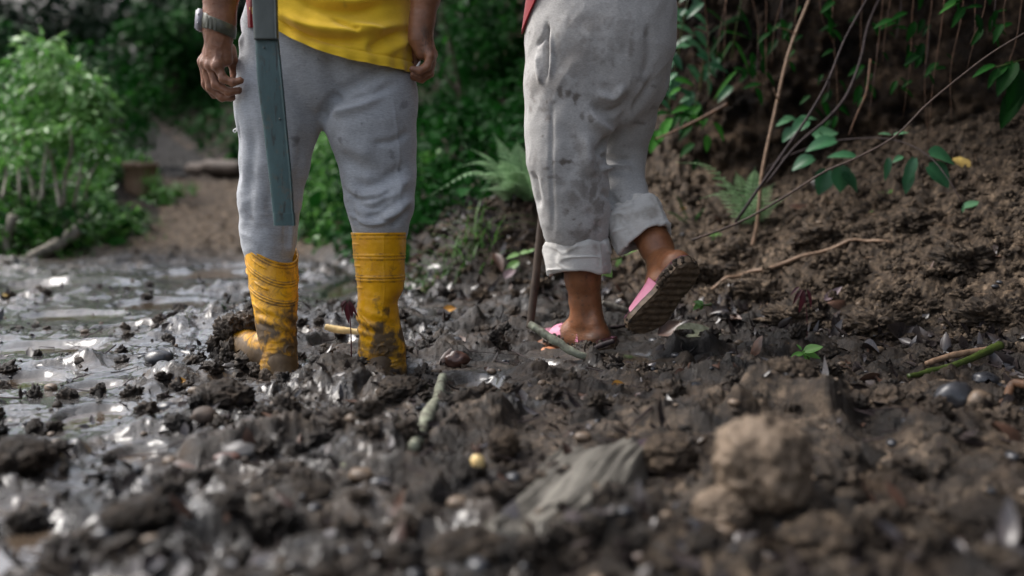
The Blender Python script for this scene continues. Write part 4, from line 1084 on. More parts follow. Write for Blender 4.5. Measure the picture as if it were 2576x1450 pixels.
        V = V + n * (.0030 * fbm3(V * 22, 4, 70 + int(seed)) - .004 * np.exp(-(fbm3(V * np.array([9, 9, 16.]), 2, 73) / .07) ** 2))[:, None]
        vnormals_cache[:] = []
        mesh('rolled_cuff', V, F, M['cuff'], wom, attrs={'stain': .55 * sstep(.0, .5, fbm3(V * 16, 4, 71))})
    cuff(c(1453, 606, .02), c(1457, 683, .02), .0895, .0855, .92, -2.2, 1.0)
    cuff(c(1588, 530, .045), c(1624, 608, .0), .0800, .0745, .95, -2.4, 2.4)
    # red top
    th = np.linspace(0, 2 * np.pi, 240, endpoint=False); rows = []
    hv = np.array([P(0, np.interp(np.cos(t), [-1, -.93, -.8, 0, 1], [84, 40, -26, -30, -10]), YW)[2] for t in th])
    cx, cy = c(1512, 0)[0], YW + .02
    for s in np.linspace(0, 1, 50):
        z = hv + (c(0, -345)[2] - hv) * s
        rx = np.interp(z, [.9, 1.05, 1.2, 1.32, 1.4], [.233, .212, .185, .18, .11]); ry = rx * .78
        rows.append(np.stack([cx + rx * np.cos(th), cy + ry * np.sin(th), z], -1))
    rows = [rows[3] + (np.array([cx, cy, 0]) - rows[3]) * [.03, .03, 0], rows[0] + (np.array([cx, cy, 0]) - rows[0]) * [.02, .02, 0]] + rows
    V, F = loft(rows); n = vnormals(V, F); V = V + n * (.005 * fbm3(V * np.array([9, 9, 3.0]), 3, 80))[:, None]
    mesh('red_top', V, F, M['red'], wom, attrs={'stain': np.zeros(len(V))})

def sole_outline(t):
    """half outline of a slide sole: position along the length (0 heel .. 1 toe) -> half width"""
    return np.interp(t, [0, .03, .10, .25, .45, .62, .78, .90, .97, 1], [.0, .022, .039, .046, .043, .050, .054, .046, .028, 0.0])
def mat_sole():
    m, n, l, b = newmat('muddy_sole_foam')
    g = N_noise(n, l, 55, 8, 0.7, dist=.4); tcx = N_attr(n, 'stain')
    f = N_ramp(n, l, N_math(n, l, 'ADD', tcx, N_math(n, l, 'MULTIPLY', N_math(n, l, 'SUBTRACT', g, .5), 1.5), clamp=True), [(.25, 0.0), (.5, .8), (.7, 1.0)])
    c = N_mix(n, l, f, (0.62, 0.22, 0.33), N_ramp(n, l, g, [(.35, (0.045, 0.031, 0.020)), (.65, (0.18, 0.125, 0.08))]))
    l.new(c, b.inputs['Base Color']); b.inputs['Roughness'].default_value = .5
    N_bump(n, l, b, N_math(n, l, 'ADD', f, g), .7, .004)
    return m
M['sole'] = mat_sole()
def sandal(O, ex, ey, ez, label, mud, length=.262, seed=0, writing=False):
    """O: centre of the underside; ex: right, ey: toe direction, ez: up through the foot"""
    nL, nW = 110, 44; t = np.linspace(0.004, .996, nL); w_ = sole_outline(t)
    X, Tt = np.meshgrid(np.linspace(-1, 1, nW), t); Wd = w_[:, None]
    x = X * Wd * (1.24 if mud > .9 else 1.0); y = (Tt - .5) * length
    edge = 1 - sstep(.82, 1.0, np.abs(X))
    ph = ((O[2] + x * ex[2] + y * ey[2]) * 2 * np.pi / .019 + .6 * np.sin(X * 3)) if mud > .9 else Tt * 2 * np.pi * 11
    ridge = .0015 * np.sign(np.sin(ph)) * sstep(.0, .5, np.abs(np.sin(ph))) * edge * (np.abs(X) < .85)
    nz = fbm3(np.stack([x, y, x * 0 + seed], -1).reshape(-1, 3) * 45, 4, 90).reshape(x.shape) * .0035
    rock = .012 * sstep(.72, 1, Tt) + .006 * sstep(.12, 0, Tt)
    bot = -ridge - nz * 1.0 + rock + .004 * (1 - edge)
    def Wm(a, b, c_): return (O + a[..., None] * ex + b[..., None] * ey + c_[..., None] * ez).reshape(-1, 3)
    th = .026 + .006 * sstep(.6, 0, Tt)
    top = rock + th
    A = Wm(x, y, bot); B = Wm(x * 1.02, y, top)
    i = np.arange(nL - 1)[:, None] * nW + np.arange(nW - 1)[None]
    Fa = np.stack([i, i + nW, i + nW + 1, i + 1], -1).reshape(-1, 4); Fb = Fa[:, ::-1] + len(A)
    # side wall
    per = np.concatenate([np.arange(nL) * nW, (nL - 1) * nW + np.arange(nW), (np.arange(nL) * nW + nW - 1)[::-1], np.arange(nW)[::-1]])
    nx = np.roll(per, -1); mid = (A[per] * .5 + B[per] * .5); cen = mid.mean(0); outv = unit(mid - cen); 
    mid = mid + outv * .004
    m0 = len(A) + len(B); k = np.arange(len(per)); kn = (k + 1) % len(per)
    Fs = np.vstack([np.stack([per, nx, m0 + kn, m0 + k], -1), np.stack([m0 + k, m0 + kn, nx + len(A), per + len(A)], -1)])
    V = np.vstack([A, B, mid]); F = np.vstack([Fa, Fb, Fs])
    stn = np.concatenate([np.full(len(A), mud), np.full(len(B), mud * .35), np.full(len(mid), mud * .95)])
    sole = mesh('sandal', V, F, M['sole'], wom, attrs={'stain': stn})
    if label: sole['label'] = label
    # strap over the forefoot
    nS, nA = 26, 70; rows = []
    for s in np.linspace(0, 1, nS):
        yy = (-.035 + .110 * s); tt = yy / length + .5; hw = float(sole_outline(tt)) * (1.24 if mud > .9 else 1.0) + .004
        hh = .068 - .028 * s
        a = np.linspace(0, math.pi, nA)
        back = -.030 * np.sin(a) * (1 - s)     # the mouth of the strap is cut back over the instep
        rows.append(O + ex * (hw * np.cos(a) * (1 - .06 * np.sin(a)))[:, None] + ey * (yy - back * 0 + .022 * np.sin(a) * (1 - s))[:, None] + ez * (.014 + hh * np.sin(a) ** .75 + .004)[:, None])
    rows = np.array(rows); c_ = O + ez * .02
    inn = c_ + (rows - c_) * .93; inn = rows + (unit(c_ + ey * 0 - rows)) * .0045
    V1, F1 = loft(rows, False); V2, F2 = loft(inn, False)
    e0 = np.arange(nA - 1); s0 = len(V1)
    Fe = np.stack([e0, e0 + 1, e0 + 1 + s0, e0 + s0], -1); o2 = (nS - 1) * nA; Ff = np.stack([e0 + o2, e0 + s0 + o2, e0 + 1 + s0 + o2, e0 + 1 + o2], -1)
    V = np.vstack([V1, V2]); hgt = (V - O) @ ez
    st = np.clip((1.0 - hgt / .030) * .9, 0, 1) * .5
    strap = mesh('sandal_strap', V, np.vstack([F1, F2[:, ::-1] + s0, Fe, Ff]), M['sole'], sole, attrs={'stain': st - .25})
    # caked mud along the edge
    mb = MB()
    for k in range(60 if mud > .9 else 46):
        tt = (k * .6180339) % 1; sd_ = -1 if k % 2 else 1
        if mud > .9 and (sd_ > 0 or (.40 < tt < .85)) and k % 4: continue
        q = O + ex * sd_ * (float(sole_outline(tt)) * (1.24 if mud > .9 else 1.0) + .001) + ey * (tt - .5) * length + ez * (.004 + .024 * ((k * .37) % 1))
        lump(mb, q, .0045 + .005 * ((k * .73) % 1), k + seed, 2, .5)
    V = np.concatenate(mb.V); tag(mesh('mud_crust', V, [np.concatenate(f) for f in mb.F.values()], M['mud'], sole, attrs={'tan': np.full(len(V), .45), 'wet': np.full(len(V), .2)}), kind='stuff')
    if writing:
        # small dark printed letters and a loop drawn on the strap
        def on(s, a): 
            i = s * (nS - 1); j = a * (nA - 1); i0, j0 = int(i), int(j); q = rows[i0][j0] * (1 - (j - j0)) + rows[i0][min(j0 + 1, nA - 1)] * (j - j0)
            return q + unit(q - c_) * .0008
        mb = MB()
        strokes = [[(.30, .60), (.50, .60), (.50, .64), (.30, .64)], [(.30, .68), (.50, .70), (.30, .73)], [(.55, .60), (.55, .66), (.70, .66), (.70, .60), (.55, .60)], [(.30, .78), (.50, .78)], [(.60, .72), (.75, .74), (.62, .78)],
                   [(.2, .84), (.45, .80), (.6, .86), (.4, .92), (.2, .84)]]
        for st_ in strokes: add_tube(mb, [on(a, b) for a, b in st_], .0009, 4, 3 * len(st_))
        mb.build('printed_mark', M['ink'], sole)
    return sole
# raised sandal: sole turned to the camera
toe, heel_ = P(1612, 838, 2.80), P(1742, 674, 2.72)
ey = unit(toe - heel_); nrm0 = unit(np.array([.55, -.80, -.22])); nrm0 = unit(nrm0 - ey * (nrm0 @ ey)); ez = -nrm0; ex = np.cross(ey, ez)
SOLE = ((toe + heel_) / 2, ex, ey, ez)
build_woman()
sandal(*SOLE, 'lifted sandal with muddy tread showing', 1.0, length=np.linalg.norm(toe - heel_) + .03, seed=5)
heelp, toep = P(1545, 885, 2.90), P(1372, 880, 3.08)
heelp[2] = toep[2] = .010; ey = unit(toep - heelp); ez = np.array([0, 0, 1.0]); ex = np.cross(ey, ez)
sandal((heelp + toep) / 2, ex, ey, ez, 'planted sandal with printed pink strap', .85, length=.27, seed=9, writing=True)

# ------------------------------------------------------------------ plants
M['leaf_bright'] = mat_leaf('bright_leaf', (0.045, 0.15, 0.025), (0.13, 0.34, 0.06), (0.30, 0.50, 0.18), rough=.35, trans=.4)
M['leaf_mid'] = mat_leaf('mid_leaf', (0.003, 0.020, 0.004), (0.012, 0.078, 0.010), (0.07, 0.25, 0.035), rough=.55, spec=.08, trans=.3)  # hillside green lowered so its colour carries the forest's shade
M['leaf_shaded'] = mat_leaf('shaded_leaf', (0.002, 0.008, 0.003), (0.004, 0.020, 0.006), (0.016, 0.065, 0.018), rough=.6, trans=.22, spec=.10)  # darker leaf copy with deep forest shade put into the colour
M['leaf_blue'] = mat_leaf('blue_green_leaf', (0.02, 0.085, 0.04), (0.065, 0.20, 0.09), (0.16, 0.34, 0.18), rough=.35, trans=.3)
M['leaf_yg'] = mat_leaf('yellow_green_leaf', (0.12, 0.24, 0.02), (0.24, 0.36, 0.03), (0.32, 0.44, 0.05), rough=.4, trans=.4)
M['fern'] = mat_leaf('fern_leaf', (0.16, 0.30, 0.14), (0.36, 0.56, 0.30), (0.55, 0.72, 0.48), rough=.4, trans=.35)
M['grass'] = mat_leaf('grass_blade', (0.04, 0.12, 0.02), (0.09, 0.24, 0.04), (0.17, 0.36, 0.08), rough=.4, trans=.35)
M['redleaf'] = mat_leaf('wine_red_leaf', (0.05, 0.012, 0.016), (0.11, 0.025, 0.035), (0.17, 0.05, 0.06), rough=.35, trans=.25)
M['bark'] = mat_simple('brown_bark', (0.025, 0.016, 0.011), (0.085, 0.058, 0.042), 40, .7, .6, vs=(1, 1, .3))
M['pale_bark'] = mat_simple('pale_grey_bark', (0.10, 0.085, 0.065), (0.32, 0.29, 0.235), 24, .7, .6, vs=(1, 1, .35))
M['twig'] = mat_simple('tan_twig', (0.12, 0.072, 0.042), (0.27, 0.17, 0.105), 50, .6, .3)
M['darktwig'] = mat_simple('dark_wet_twig', (0.012, 0.008, 0.009), (0.045, 0.030, 0.030), 50, .65, .3, spec=.25)
M['twigdim'] = mat_simple('brown_twig', (0.025, 0.015, 0.012), (0.085, 0.05, 0.036), 50, .7, .3)
M['root'] = mat_simple('ochre_root', (0.035, 0.015, 0.006), (0.12, 0.052, 0.020), 30, .7, .3)
M['green_stem'] = mat_simple('green_stem', (0.03, 0.048, 0.01), (0.075, 0.10, 0.022), 40, .4, .1)

def rdirs(n, up=0.3, g=rng):
    d = g.normal(size=(n, 3)); d[:, 2] = d[:, 2] * .6 + up; return unit(d)
def crown_mesh(n, rad, L, W, clumps=14, seed=0, shell=.55, droop=.2):
    """leaves gathered in clumps through an ellipsoid, returned around the origin"""
    g = np.random.default_rng(seed)
    cc = unit(g.normal(size=(clumps, 3))) * (g.random((clumps, 1)) ** .45) * .75
    cr = .20 + .24 * g.random(clumps)
    k = g.integers(0, clumps, n)
    p = cc[k] + unit(g.normal(size=(n, 3))) * (g.random((n, 1)) ** shell) * cr[k][:, None]
    out = unit(p + g.normal(size=(n, 3)) * .35)
    d = unit(out * [1, 1, .5] + g.normal(size=(n, 3)) * .5 - [0, 0, droop]); nr = unit(out * .5 + [0, 0, .9] + g.normal(size=(n, 3)) * .35)
    sz = .45 + 1.15 * g.random(n) ** 2
    r = np.clip(.35 + .3 * (g.random(clumps)[k] - .5) + .5 * (g.random(n) - .3), 0, 1)
    return p * rad, d, nr, L * sz, W * sz, r
def shrub(name, label, cat, pos, rad, n, L, W, mt, seed, group=None, stems=5, clumps=14, trunk=None, stem_mat='bark', lift=1.0):
    pos = np.array(pos, float); rad = np.array(rad, float)
    T = thing(name, label, cat, pos, group)
    c = pos + [0, 0, rad[2] * lift + (trunk or 0)]
    p, d, nr, l_, w_, r = crown_mesh(n, rad, L, W, clumps, seed)
    mb = MB(); add_leaves(mb, p + c, d, nr, l_, w_, .25, .35, r); mb.build('crown', M[mt], T)
    g = np.random.default_rng(seed + 500)
    if trunk:
        mb = MB(); add_tube(mb, [pos - [0, 0, .1], pos + [.05, .02, trunk * .5], c - [0, 0, rad[2] * .2]], [.05 + trunk * .03, .04 + trunk * .018, .02], 9, 14, .3, seed); mb.build('trunk', M[stem_mat], T)
    for k in range(stems):
        a = g.random() * 6.28; e = c + np.array([math.cos(a) * rad[0] * .6, math.sin(a) * rad[1] * .6, rad[2] * (g.random() - .3) * .6])
        s = (pos + np.array([math.cos(a), math.sin(a), 0]) * rad[0] * .18 * g.random()) if not trunk else pos + [0, 0, trunk * (.6 + .4 * g.random())]
        mb = MB(); add_tube(mb, [s, s * .5 + e * .5 + g.normal(size=3) * .05 * rad[0], e], [.018 if not trunk else .03, .012, .005], 6, 8, .2, k); mb.build('branch', M[stem_mat], T)
    return T
def gp(x, y, dz=0.0): return np.array([x, y, gz(x, y) + dz])

# the pale bush on the left verge
cB = P(140, 500, 6.7); base = gp(cB[0], 6.7)
T = thing('bush', 'pale green leafy bush with bare grey stems on the left verge', 'bush', base)
mb = MB(); G = np.random.default_rng(11)
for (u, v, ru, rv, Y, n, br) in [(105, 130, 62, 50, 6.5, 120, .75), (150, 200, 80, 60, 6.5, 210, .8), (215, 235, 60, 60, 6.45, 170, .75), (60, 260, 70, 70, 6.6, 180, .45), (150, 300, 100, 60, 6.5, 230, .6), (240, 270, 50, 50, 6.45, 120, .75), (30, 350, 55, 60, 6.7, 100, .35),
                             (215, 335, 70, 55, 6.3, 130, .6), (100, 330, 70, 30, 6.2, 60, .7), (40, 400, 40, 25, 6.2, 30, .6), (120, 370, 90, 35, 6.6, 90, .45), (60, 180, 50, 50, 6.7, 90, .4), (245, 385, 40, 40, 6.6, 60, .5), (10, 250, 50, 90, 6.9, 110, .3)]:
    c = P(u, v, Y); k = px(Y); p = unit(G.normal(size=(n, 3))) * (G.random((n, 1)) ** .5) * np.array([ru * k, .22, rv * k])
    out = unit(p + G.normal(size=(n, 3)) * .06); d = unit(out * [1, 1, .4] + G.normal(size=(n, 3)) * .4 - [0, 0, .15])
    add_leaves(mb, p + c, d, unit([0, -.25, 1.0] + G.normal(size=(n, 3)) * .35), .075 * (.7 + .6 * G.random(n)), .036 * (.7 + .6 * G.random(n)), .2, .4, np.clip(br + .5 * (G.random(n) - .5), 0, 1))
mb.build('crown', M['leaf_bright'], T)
for pts, r in [([(30, 300), (45, 400), (50, 500)], 5), ([(55, 340), (70, 420), (85, 505)], 4), ([(120, 360), (110, 430), (105, 500)], 6), ([(125, 380), (140, 450), (150, 520)], 7), ([(175, 300), (180, 380), (165, 440), (160, 515)], 7), ([(205, 395), (200, 450), (185, 520)], 5), ([(245, 410), (225, 450), (215, 500)], 4), ([(10, 370), (15, 440), (5, 500)], 4), ([(200, 430), (175, 455), (160, 470)], 4), ([(235, 425), (215, 440), (190, 460)], 4), ([(100, 520), (85, 460), (60, 420)], 3)]:
    mb = MB(); add_tube(mb, [P(u, v, 6.3 + .1 * math.sin(u)) for u, v in pts], [r * px(6.4) * .45, r * px(6.4) * .8], 7, 12, .35, pts[0][0]); mb.build('stem', M['pale_bark'], T)

# shrubs and trees standing on the hillsides behind
def bush_set():
    G = np.random.default_rng(21)
    spec = [  # x, y, rx, rz, leaf, material, n, label
        (-4.6, 7.6, .8, .75, .085, 'leaf_shaded', 1300, 'dark round shrub at the far left edge behind the pale bush'),
        (-3.9, 9.2, .7, .7, .08, 'leaf_mid', 1200, 'mid green shrub rising just over the pale bush'),
        (-4.6, 11.4, .9, .9, .085, 'leaf_mid', 1300, 'hazy green shrub left of the uphill path'),
        (-3.15, 8.9, .36, .18, .05, 'leaf_bright', 600, 'small bright green shrub right of the stump by the path'),
        (-1.6, 11.4, .9, .55, .07, 'leaf_mid', 1200, 'green shrub on the right side of the uphill path'),
        (-1.15, 8.3, .55, .42, .06, 'leaf_bright', 900, 'fresh green shrub seen between the legs of the person in boots'),
        (-.75, 6.6, .36, .28, .05, 'leaf_bright', 700, 'low light green shrub at the foot of the right hillside'),
        (-.30, 8.0, .70, .75, .075, 'leaf_mid', 1300, 'mid green shrub right of the person in the yellow shirt'),
        (.35, 7.4, .55, .8, .08, 'leaf_shaded', 1000, 'dark shrub in the shade between the two people'),
        (-.25, 6.3, .35, .25, .06, 'leaf_mid', 800, 'shaded shrub behind the ferns on the mound'),
        (-2.6, 13.6, 1.1, 1.0, .09, 'leaf_shaded', 1400, 'dark shrub high beside the uphill path'),
        (-4.2, 17.5, 1.3, 1.1, .10, 'leaf_shaded', 1400, 'distant dark shrub above the bend of the path'),
        (-5.9, 16.6, .9, .7, .10, 'leaf_mid', 1300, 'green shrub where the uphill path goes out of sight'),
        (-7.3, 17.6, 1.1, .8, .10, 'leaf_shaded', 1300, 'dark shrub behind the top end of the uphill path'),
        (-6.3, 13.2, .8, .6, .09, 'leaf_mid', 1200, 'green shrub hanging over the left side of the uphill path'),
        (-6.8, 12.8, 1.2, .85, .10, 'leaf_mid', 1400, 'distant feathery shrub at the top left of the clearing'),
    ]
    for k, (x, y, rx, rz, L, mt, n, lab) in enumerate(spec):
        shrub('shrub', lab, 'shrub', gp(x, y, -.05), (rx, rx * .8, rz), n, L, L * .5, mt, 100 + k, stems=4, lift=.85)
    # trees
    spec = [
        (-7.2, 17.0, 1.5, 1.0, .8, 'leaf_shaded', 'broad dark tree beyond the left verge', 1500),
        (-8.8, 20.0, 1.8, 1.2, 1.0, 'leaf_shaded', 'farthest dark tree at the left behind the clearing', 1500),
        (-5.4, 19.5, 1.6, 1.4, 1.0, 'leaf_mid', 'tree closing the view above the uphill path', 1700),
        (-2.9, 17.5, 1.8, 1.9, 1.2, 'leaf_shaded', 'tall dark tree behind the left shoulder of the person in yellow', 2000),
        (-.6, 15.0, 1.8, 2.2, 1.2, 'leaf_shaded', 'tall dark tree behind the person in yellow', 2000),
        (1.0, 12.0, 1.7, 2.2, 1.2, 'leaf_mid', 'tall shaded tree between the two people', 2200),
        (-.9, 11.0, 1.2, 1.3, .6, 'leaf_mid', 'leafy tree on the hillside right of the yellow shirt', 2200),
        (-3.4, 15.2, 1.2, 1.1, .5, 'leaf_shaded', 'dark bushy tree left of the yellow shirt', 1800),
        (-5.0, 15.0, 1.3, 1.0, .5, 'leaf_mid', 'mid green tree at the top left above the uphill path', 2000),
        (-7.0, 14.6, 1.3, .9, .5, 'leaf_shaded', 'dark tree above the left side of the pale bush', 1800),
        (-9.6, 16.5, 1.9, 1.2, .9, 'leaf_shaded', 'dark tree at the far left top corner', 1800),
        (-6.0, 18.6, 1.5, 1.0, .6, 'leaf_shaded', 'dark tree right behind the top end of the uphill path', 2200),
        (-4.6, 17.2, 1.3, 1.0, .6, 'leaf_shaded', 'dark tree a little right of the top end of the uphill path', 2000),
        (-6.6, 22.0, 2.4, 1.6, 1.0, 'leaf_shaded', 'farthest tree closing the gap over the path', 2200),
        (-3.9, 21.0, 2.4, 2.0, 1.4, 'leaf_shaded', 'far tree above the bend, half hidden by the hanging hand', 2200),
    ]
    for k, (x, y, rx, rz, tr, mt, lab, n) in enumerate(spec):
        if x / y < -.24:
            top = .5 + math.tan(R(12.0)) * y; tr = max(.1, min(tr, top - gz(x, y) - 2 * rz)); rz = max(.3, min(rz, (top - gz(x, y) - tr) / 2))
        shrub('tree', lab, 'tree', gp(x, y, -.1), (rx, rx * .85, rz), n, .15, .085, mt, 200 + k, stems=5, clumps=22, trunk=tr)
    # unseen trees added on the right-hand side to block sky light
    spec = [(2.2, 5.9, 1.9, 1.2, 'added unseen tree shading the bank above the hanging roots'), (3.6, 4.2, 1.9, 1.3, 'added unseen tree shading the bank at the right edge'), (.9, 7.0, 1.6, 1.3, 'added unseen tree shading the bank behind the person in sandals'), (5.4, 0.2, 2.2, 1.6, 'added unseen tree blocking sky behind the camera at the right'), (4.8, -3.5, 2.2, 1.7, 'added unseen tree blocking sky farthest back on the right-hand bank')]
    for k, (x, y, rx, rz, lab) in enumerate(spec):
        z = gz(x, y); shrub('tree', lab, 'tree', (x, y, min(z, 3.2) - .1), (rx, rx, rz), 3200, .17, .10, 'leaf_shaded', 300 + k, stems=5, clumps=26, trunk=.35)
bush_set()
def added_canopy():  # unseen boughs added above the frame to darken the right side
    spec = [(2.5, 3.3, 2.55, 1.5, .55, (3.3, 4.3), 'added unseen bough shading the vine on the right slope'), (1.3, 4.6, 2.5, 1.3, .55, (1.9, 5.4), 'added unseen bough shading the tall stick and the fern'),
            (3.4, 1.7, 2.9, 1.5, .6, (4.6, 2.8), 'added unseen bough shading the near end of the right slope'), (1.6, 2.3, 3.5, 1.0, .5, (4.4, 3.0), 'added unseen bough, high up, shading the road on the right')]
    spec += [(3.8, .8, 4.8, 1.9, .8, (5.4, 1.6), 'large added bough, unseen, shading the road behind the viewer at the right'), (3.4, -2.2, 4.8, 2.0, .8, (5.6, -1.8), 'added unseen bough shading the road, farthest behind the viewer')]
    for k, (x, y, z, rx, rz, (bx, by), lab) in enumerate(spec):
        T = thing('shade_bough', lab, 'bough', (bx, by, min(gz(bx, by), 3.2) - .1)); c = np.array([x, y, z])
        p, d, nr, l_, w_, r = crown_mesh(2600, np.array([rx, rx * .8, rz]), .17, .10, 18, 400 + k); mb = MB(); add_leaves(mb, p + c, d, nr, l_, w_, .25, .35, r); mb.build('foliage', M['leaf_shaded'], T)
        mb = MB(); add_tube(mb, [ORG[T], (ORG[T] + c) / 2 + [0, 0, .3], c + [0, 0, .1], c - [rx * .7, 0, .05]], [.07, .05, .03, .01], 8, 20, .25, k); mb.build('limb', M['bark'], T)
added_canopy()

# ground cover on both hillsides
def cover(name, n, region, mt, L, seed, up=.55, dens=None):
    G = np.random.default_rng(seed); x0, x1, y0, y1 = region
    x = x0 + (x1 - x0) * G.random(n * 3); y = y0 + (y1 - y0) * G.random(n * 3) ** 1.0
    b, sr, sL = base_parts(x, y)
    keep = ((sr > .06) & ((y > 5.2) | ((x < -.55) & (y > 4.75)))) | (sL > .10)
    if dens is not None: keep &= dens(x, y, sr, sL)
    keep &= (np.abs(np.arctan2(x, y)) < R(36)) & ~((np.abs(x / y * 2505 + 1288 - 354) < 70) & (y < 9.2) & (y > 6.2) & (sL < 1.1) & (base_parts(x, y)[0] + .22 - CAM_H > -(478 - 460) / 2505 * y - .1) )
    x, y = x[keep][:n], y[keep][:n]; z = height(x, y, False)[0]; m = len(x)
    lift = (G.random(m) ** 2) * .22 * (1 + .8 * fbm2(x * 1.5, y * 1.5, 2, seed))
    p = np.stack([x, y, z + lift], -1); d = rdirs(m, .1, G); nr = unit([0, -.1, 1.0] + G.normal(size=(m, 3)) * .5)
    sz = L * (.4 + 1.2 * G.random(m) ** 2); r = np.clip(.4 + .45 * fbm2(x * 1.3, y * 1.3, 3, seed + 1) + .4 * (G.random(m) - .5), 0, 1)
    mb = MB(); add_leaves(mb, p, d, nr, sz, sz * .5, .2, .3, r)
    tag(mb.build(name, M[mt], None, (0, 0, 0)), ('dense low green undergrowth covering the hillsides behind the road' if 'hill' in name else 'small-leaved undergrowth on the nearer right hillside behind the mound') if 'under' in name else ('bright grass edging the muddy track on the left' if 'grass' in name else 'fine green weeds and ground cover on the left verge'), 'undergrowth' if 'under' in name else 'weeds', kind='stuff')
cover('hillside_undergrowth', 60000, (-12, 2.5, 4.6, 19), 'leaf_mid', .11, 31)
cover('near_undergrowth', 9000, (-2.2, .4, 4.6, 8.5), 'leaf_mid', .06, 35, dens=lambda x, y, sr, sL: (sr > .05) & (fbm2(x * 2, y * 2, 2, 36) > -.2))
cover('verge_weeds', 22000, (-5.6, -1.2, 5.0, 10.0), 'leaf_bright', .048, 32, dens=lambda x, y, sr, sL: ((sL > .05) & (sL < 1.8)) | ((sr > .0) & (sr < .7) & (x < -.9)))
cover('path_grass', 6000, (-5.6, -1.9, 5.9, 11.0), 'grass', .06, 37, dens=lambda x, y, sr, sL: (sL > -.1) & (sL < .7) & (fbm2(x * 3, y * 3, 2, 38) > -.25 + .3 * (sL < .1)))
# thin grass creeping over the lit part of the road
def grass_patch(name, label, cen, n, h, spread, seed, mt='grass', cat='grass', flop=.8, width=.0035, kind=None, bend_to=None):
    G = np.random.default_rng(seed); mb = MB()
    for k in range(n):
        q = np.array(cen) + np.array([G.normal() * spread[0], G.normal() * spread[1], 0]); q[2] = gz(q[0], q[1]) - .004
        a = G.random() * 6.28; l_ = h * (.5 + .8 * G.random()); fl = flop * (.3 + G.random())
        dv = np.array([math.cos(a), math.sin(a) * .7, 0]) if bend_to is None else unit(np.array(bend_to) + G.normal(size=3) * .5) * [1, 1, 0]
        t = np.linspace(0, 1, 6)[:, None]
        c = q + dv * fl * l_ * t ** 1.7 + np.array([0, 0, 1.0]) * l_ * (t - .42 * fl * t ** 2.6)
        sd = unit(np.cross(dv + 1e-3, [0, 0, 1.0])); w_ = width * (1 - t ** 2 * .92)
        V = np.concatenate([c - sd * w_, c + sd * w_ + [0, 0, .001]]); F = np.array([[i, i + 1, i + 7, i + 6] for i in range(5)])
        mb.add(V, F, G.random())
    return mb
cT = ground_at(1165, 700)
mb = grass_patch('', '', cT + [0, .12, 0], 95, .17, (.085, .06), 41, flop=1.1, width=.0034)
tag(mb.build('grass_tuft', M['grass']), 'bright green tuft of long grass drooping from the mound between the two people', 'grass tuft')
cT = ground_at(1075, 740)
mb = grass_patch('', '', cT, 45, .10, (.07, .04), 42, flop=1.2, width=.0022)
tag(mb.build('grass_tuft', M['grass']), 'small yellowish tuft of grass low beside the right boot', 'grass tuft')
mb = MB()
for k in range(9):
    u = 60 + 300 * ((k * .618) % 1); v = 560 + 90 * ((k * .377) % 1); m2 = grass_patch('', '', ground_at(u, v), 60, .09, (.14, .14), 50 + k, flop=.9, width=.004)
    for V, A in zip(m2.V, m2.A): pass
    V = np.concatenate(m2.V); F = np.concatenate(m2.F[4]); mb.add(V, F, np.concatenate(m2.A))
tag(mb.build('verge_grass', M['grass']), 'short grass growing along the left edge of the mud', 'grass', kind='stuff')

# ---- ferns
def frond(base, tip, sag, W, n=16, mt='fern', parent=None, seed=0, side=None, sub=7):
    base = np.array(base); tip = np.array(tip); L = np.linalg.norm(tip - base)
    mid = (base + tip) / 2 + [0, 0, sag * L]
    c = catmull([base, mid, tip], n * 2 + 2); tg = unit(np.gradient(c, axis=0))
    sd = unit(np.cross(tg, side if side is not None else [0, 0, 1.0])); up = np.cross(sd, tg)
    pos = []; dr = []; nn = []; Ls = []; r = []
    G = np.random.default_rng(seed)
    for i in range(3, len(c) - 1, 2):
        t = i / (len(c) - 1); wl = W * math.sin(math.pi * min(1, t * .8 + .25)) ** .7 * (1.03 - t) ** .6
        for s in (-1, 1):
            pd0 = unit(sd[i] * s + tg[i] * .45 - up[i] * .22); pos.append(c[i]); dr.append(pd0); nn.append(up[i] + [0, 0, .3]); Ls.append(-wl); r.append(np.clip(.7 + .25 * G.normal(), 0, 1))
            pd = unit(sd[i] * s + tg[i] * .45 - up[i] * .22)
            for j in range(sub):
                q = c[i] + pd * wl * (j + .6) / sub; ll = wl * .22 * (1 - .65 * j / sub) + .002
                for s2 in (-1, 1):
                    pos.append(q); dr.append(unit(tg[i] * s2 * .9 + pd * .6)); nn.append(up[i] + G.normal(size=3) * .15); Ls.append(ll); r.append(np.clip(.5 + .4 * G.normal() * .5, 0, 1))
    mb = MB(); Ls = np.array(Ls); add_leaves(mb, np.array(pos), np.array(dr), np.array(nn), np.abs(Ls), np.where(Ls < 0, -Ls * .22, Ls * .55), .1, .1, np.array(r))
    add_tube(mb, c, [.0016, .0007], 4, len(c), a=.3)
    return mb.build('frond', M[mt], parent)
def fern(label, base, fr, W, seed, Yt, mt='fern', n=16, sub=6):
    T = thing('fern', label, 'fern', base)
    for k, (u, v, sag, dy) in enumerate(fr): frond(base, P(u, v, Yt + dy), sag, W, n, mt, T, seed + k, sub=sub)
    return T
b0 = ground_at(1320, 512)
fern('pale green fern arching from the mound behind the walking stick', b0,
     [(1082, 492, .28, -.1), (1170, 370, .16, .1), (1185, 440, .22, -.05), (1240, 335, .15, .15), (1205, 480, .14, -.15), (1250, 400, .18, -.15), (1300, 350, .15, .1), (1265, 455, .12, -.25), (1380, 380, .2, .1), (1150, 420, .25, .2), (1290, 430, .2, -.2)], .10, 60, b0[1] - .05)
b1 = ground_at(1885, 575)
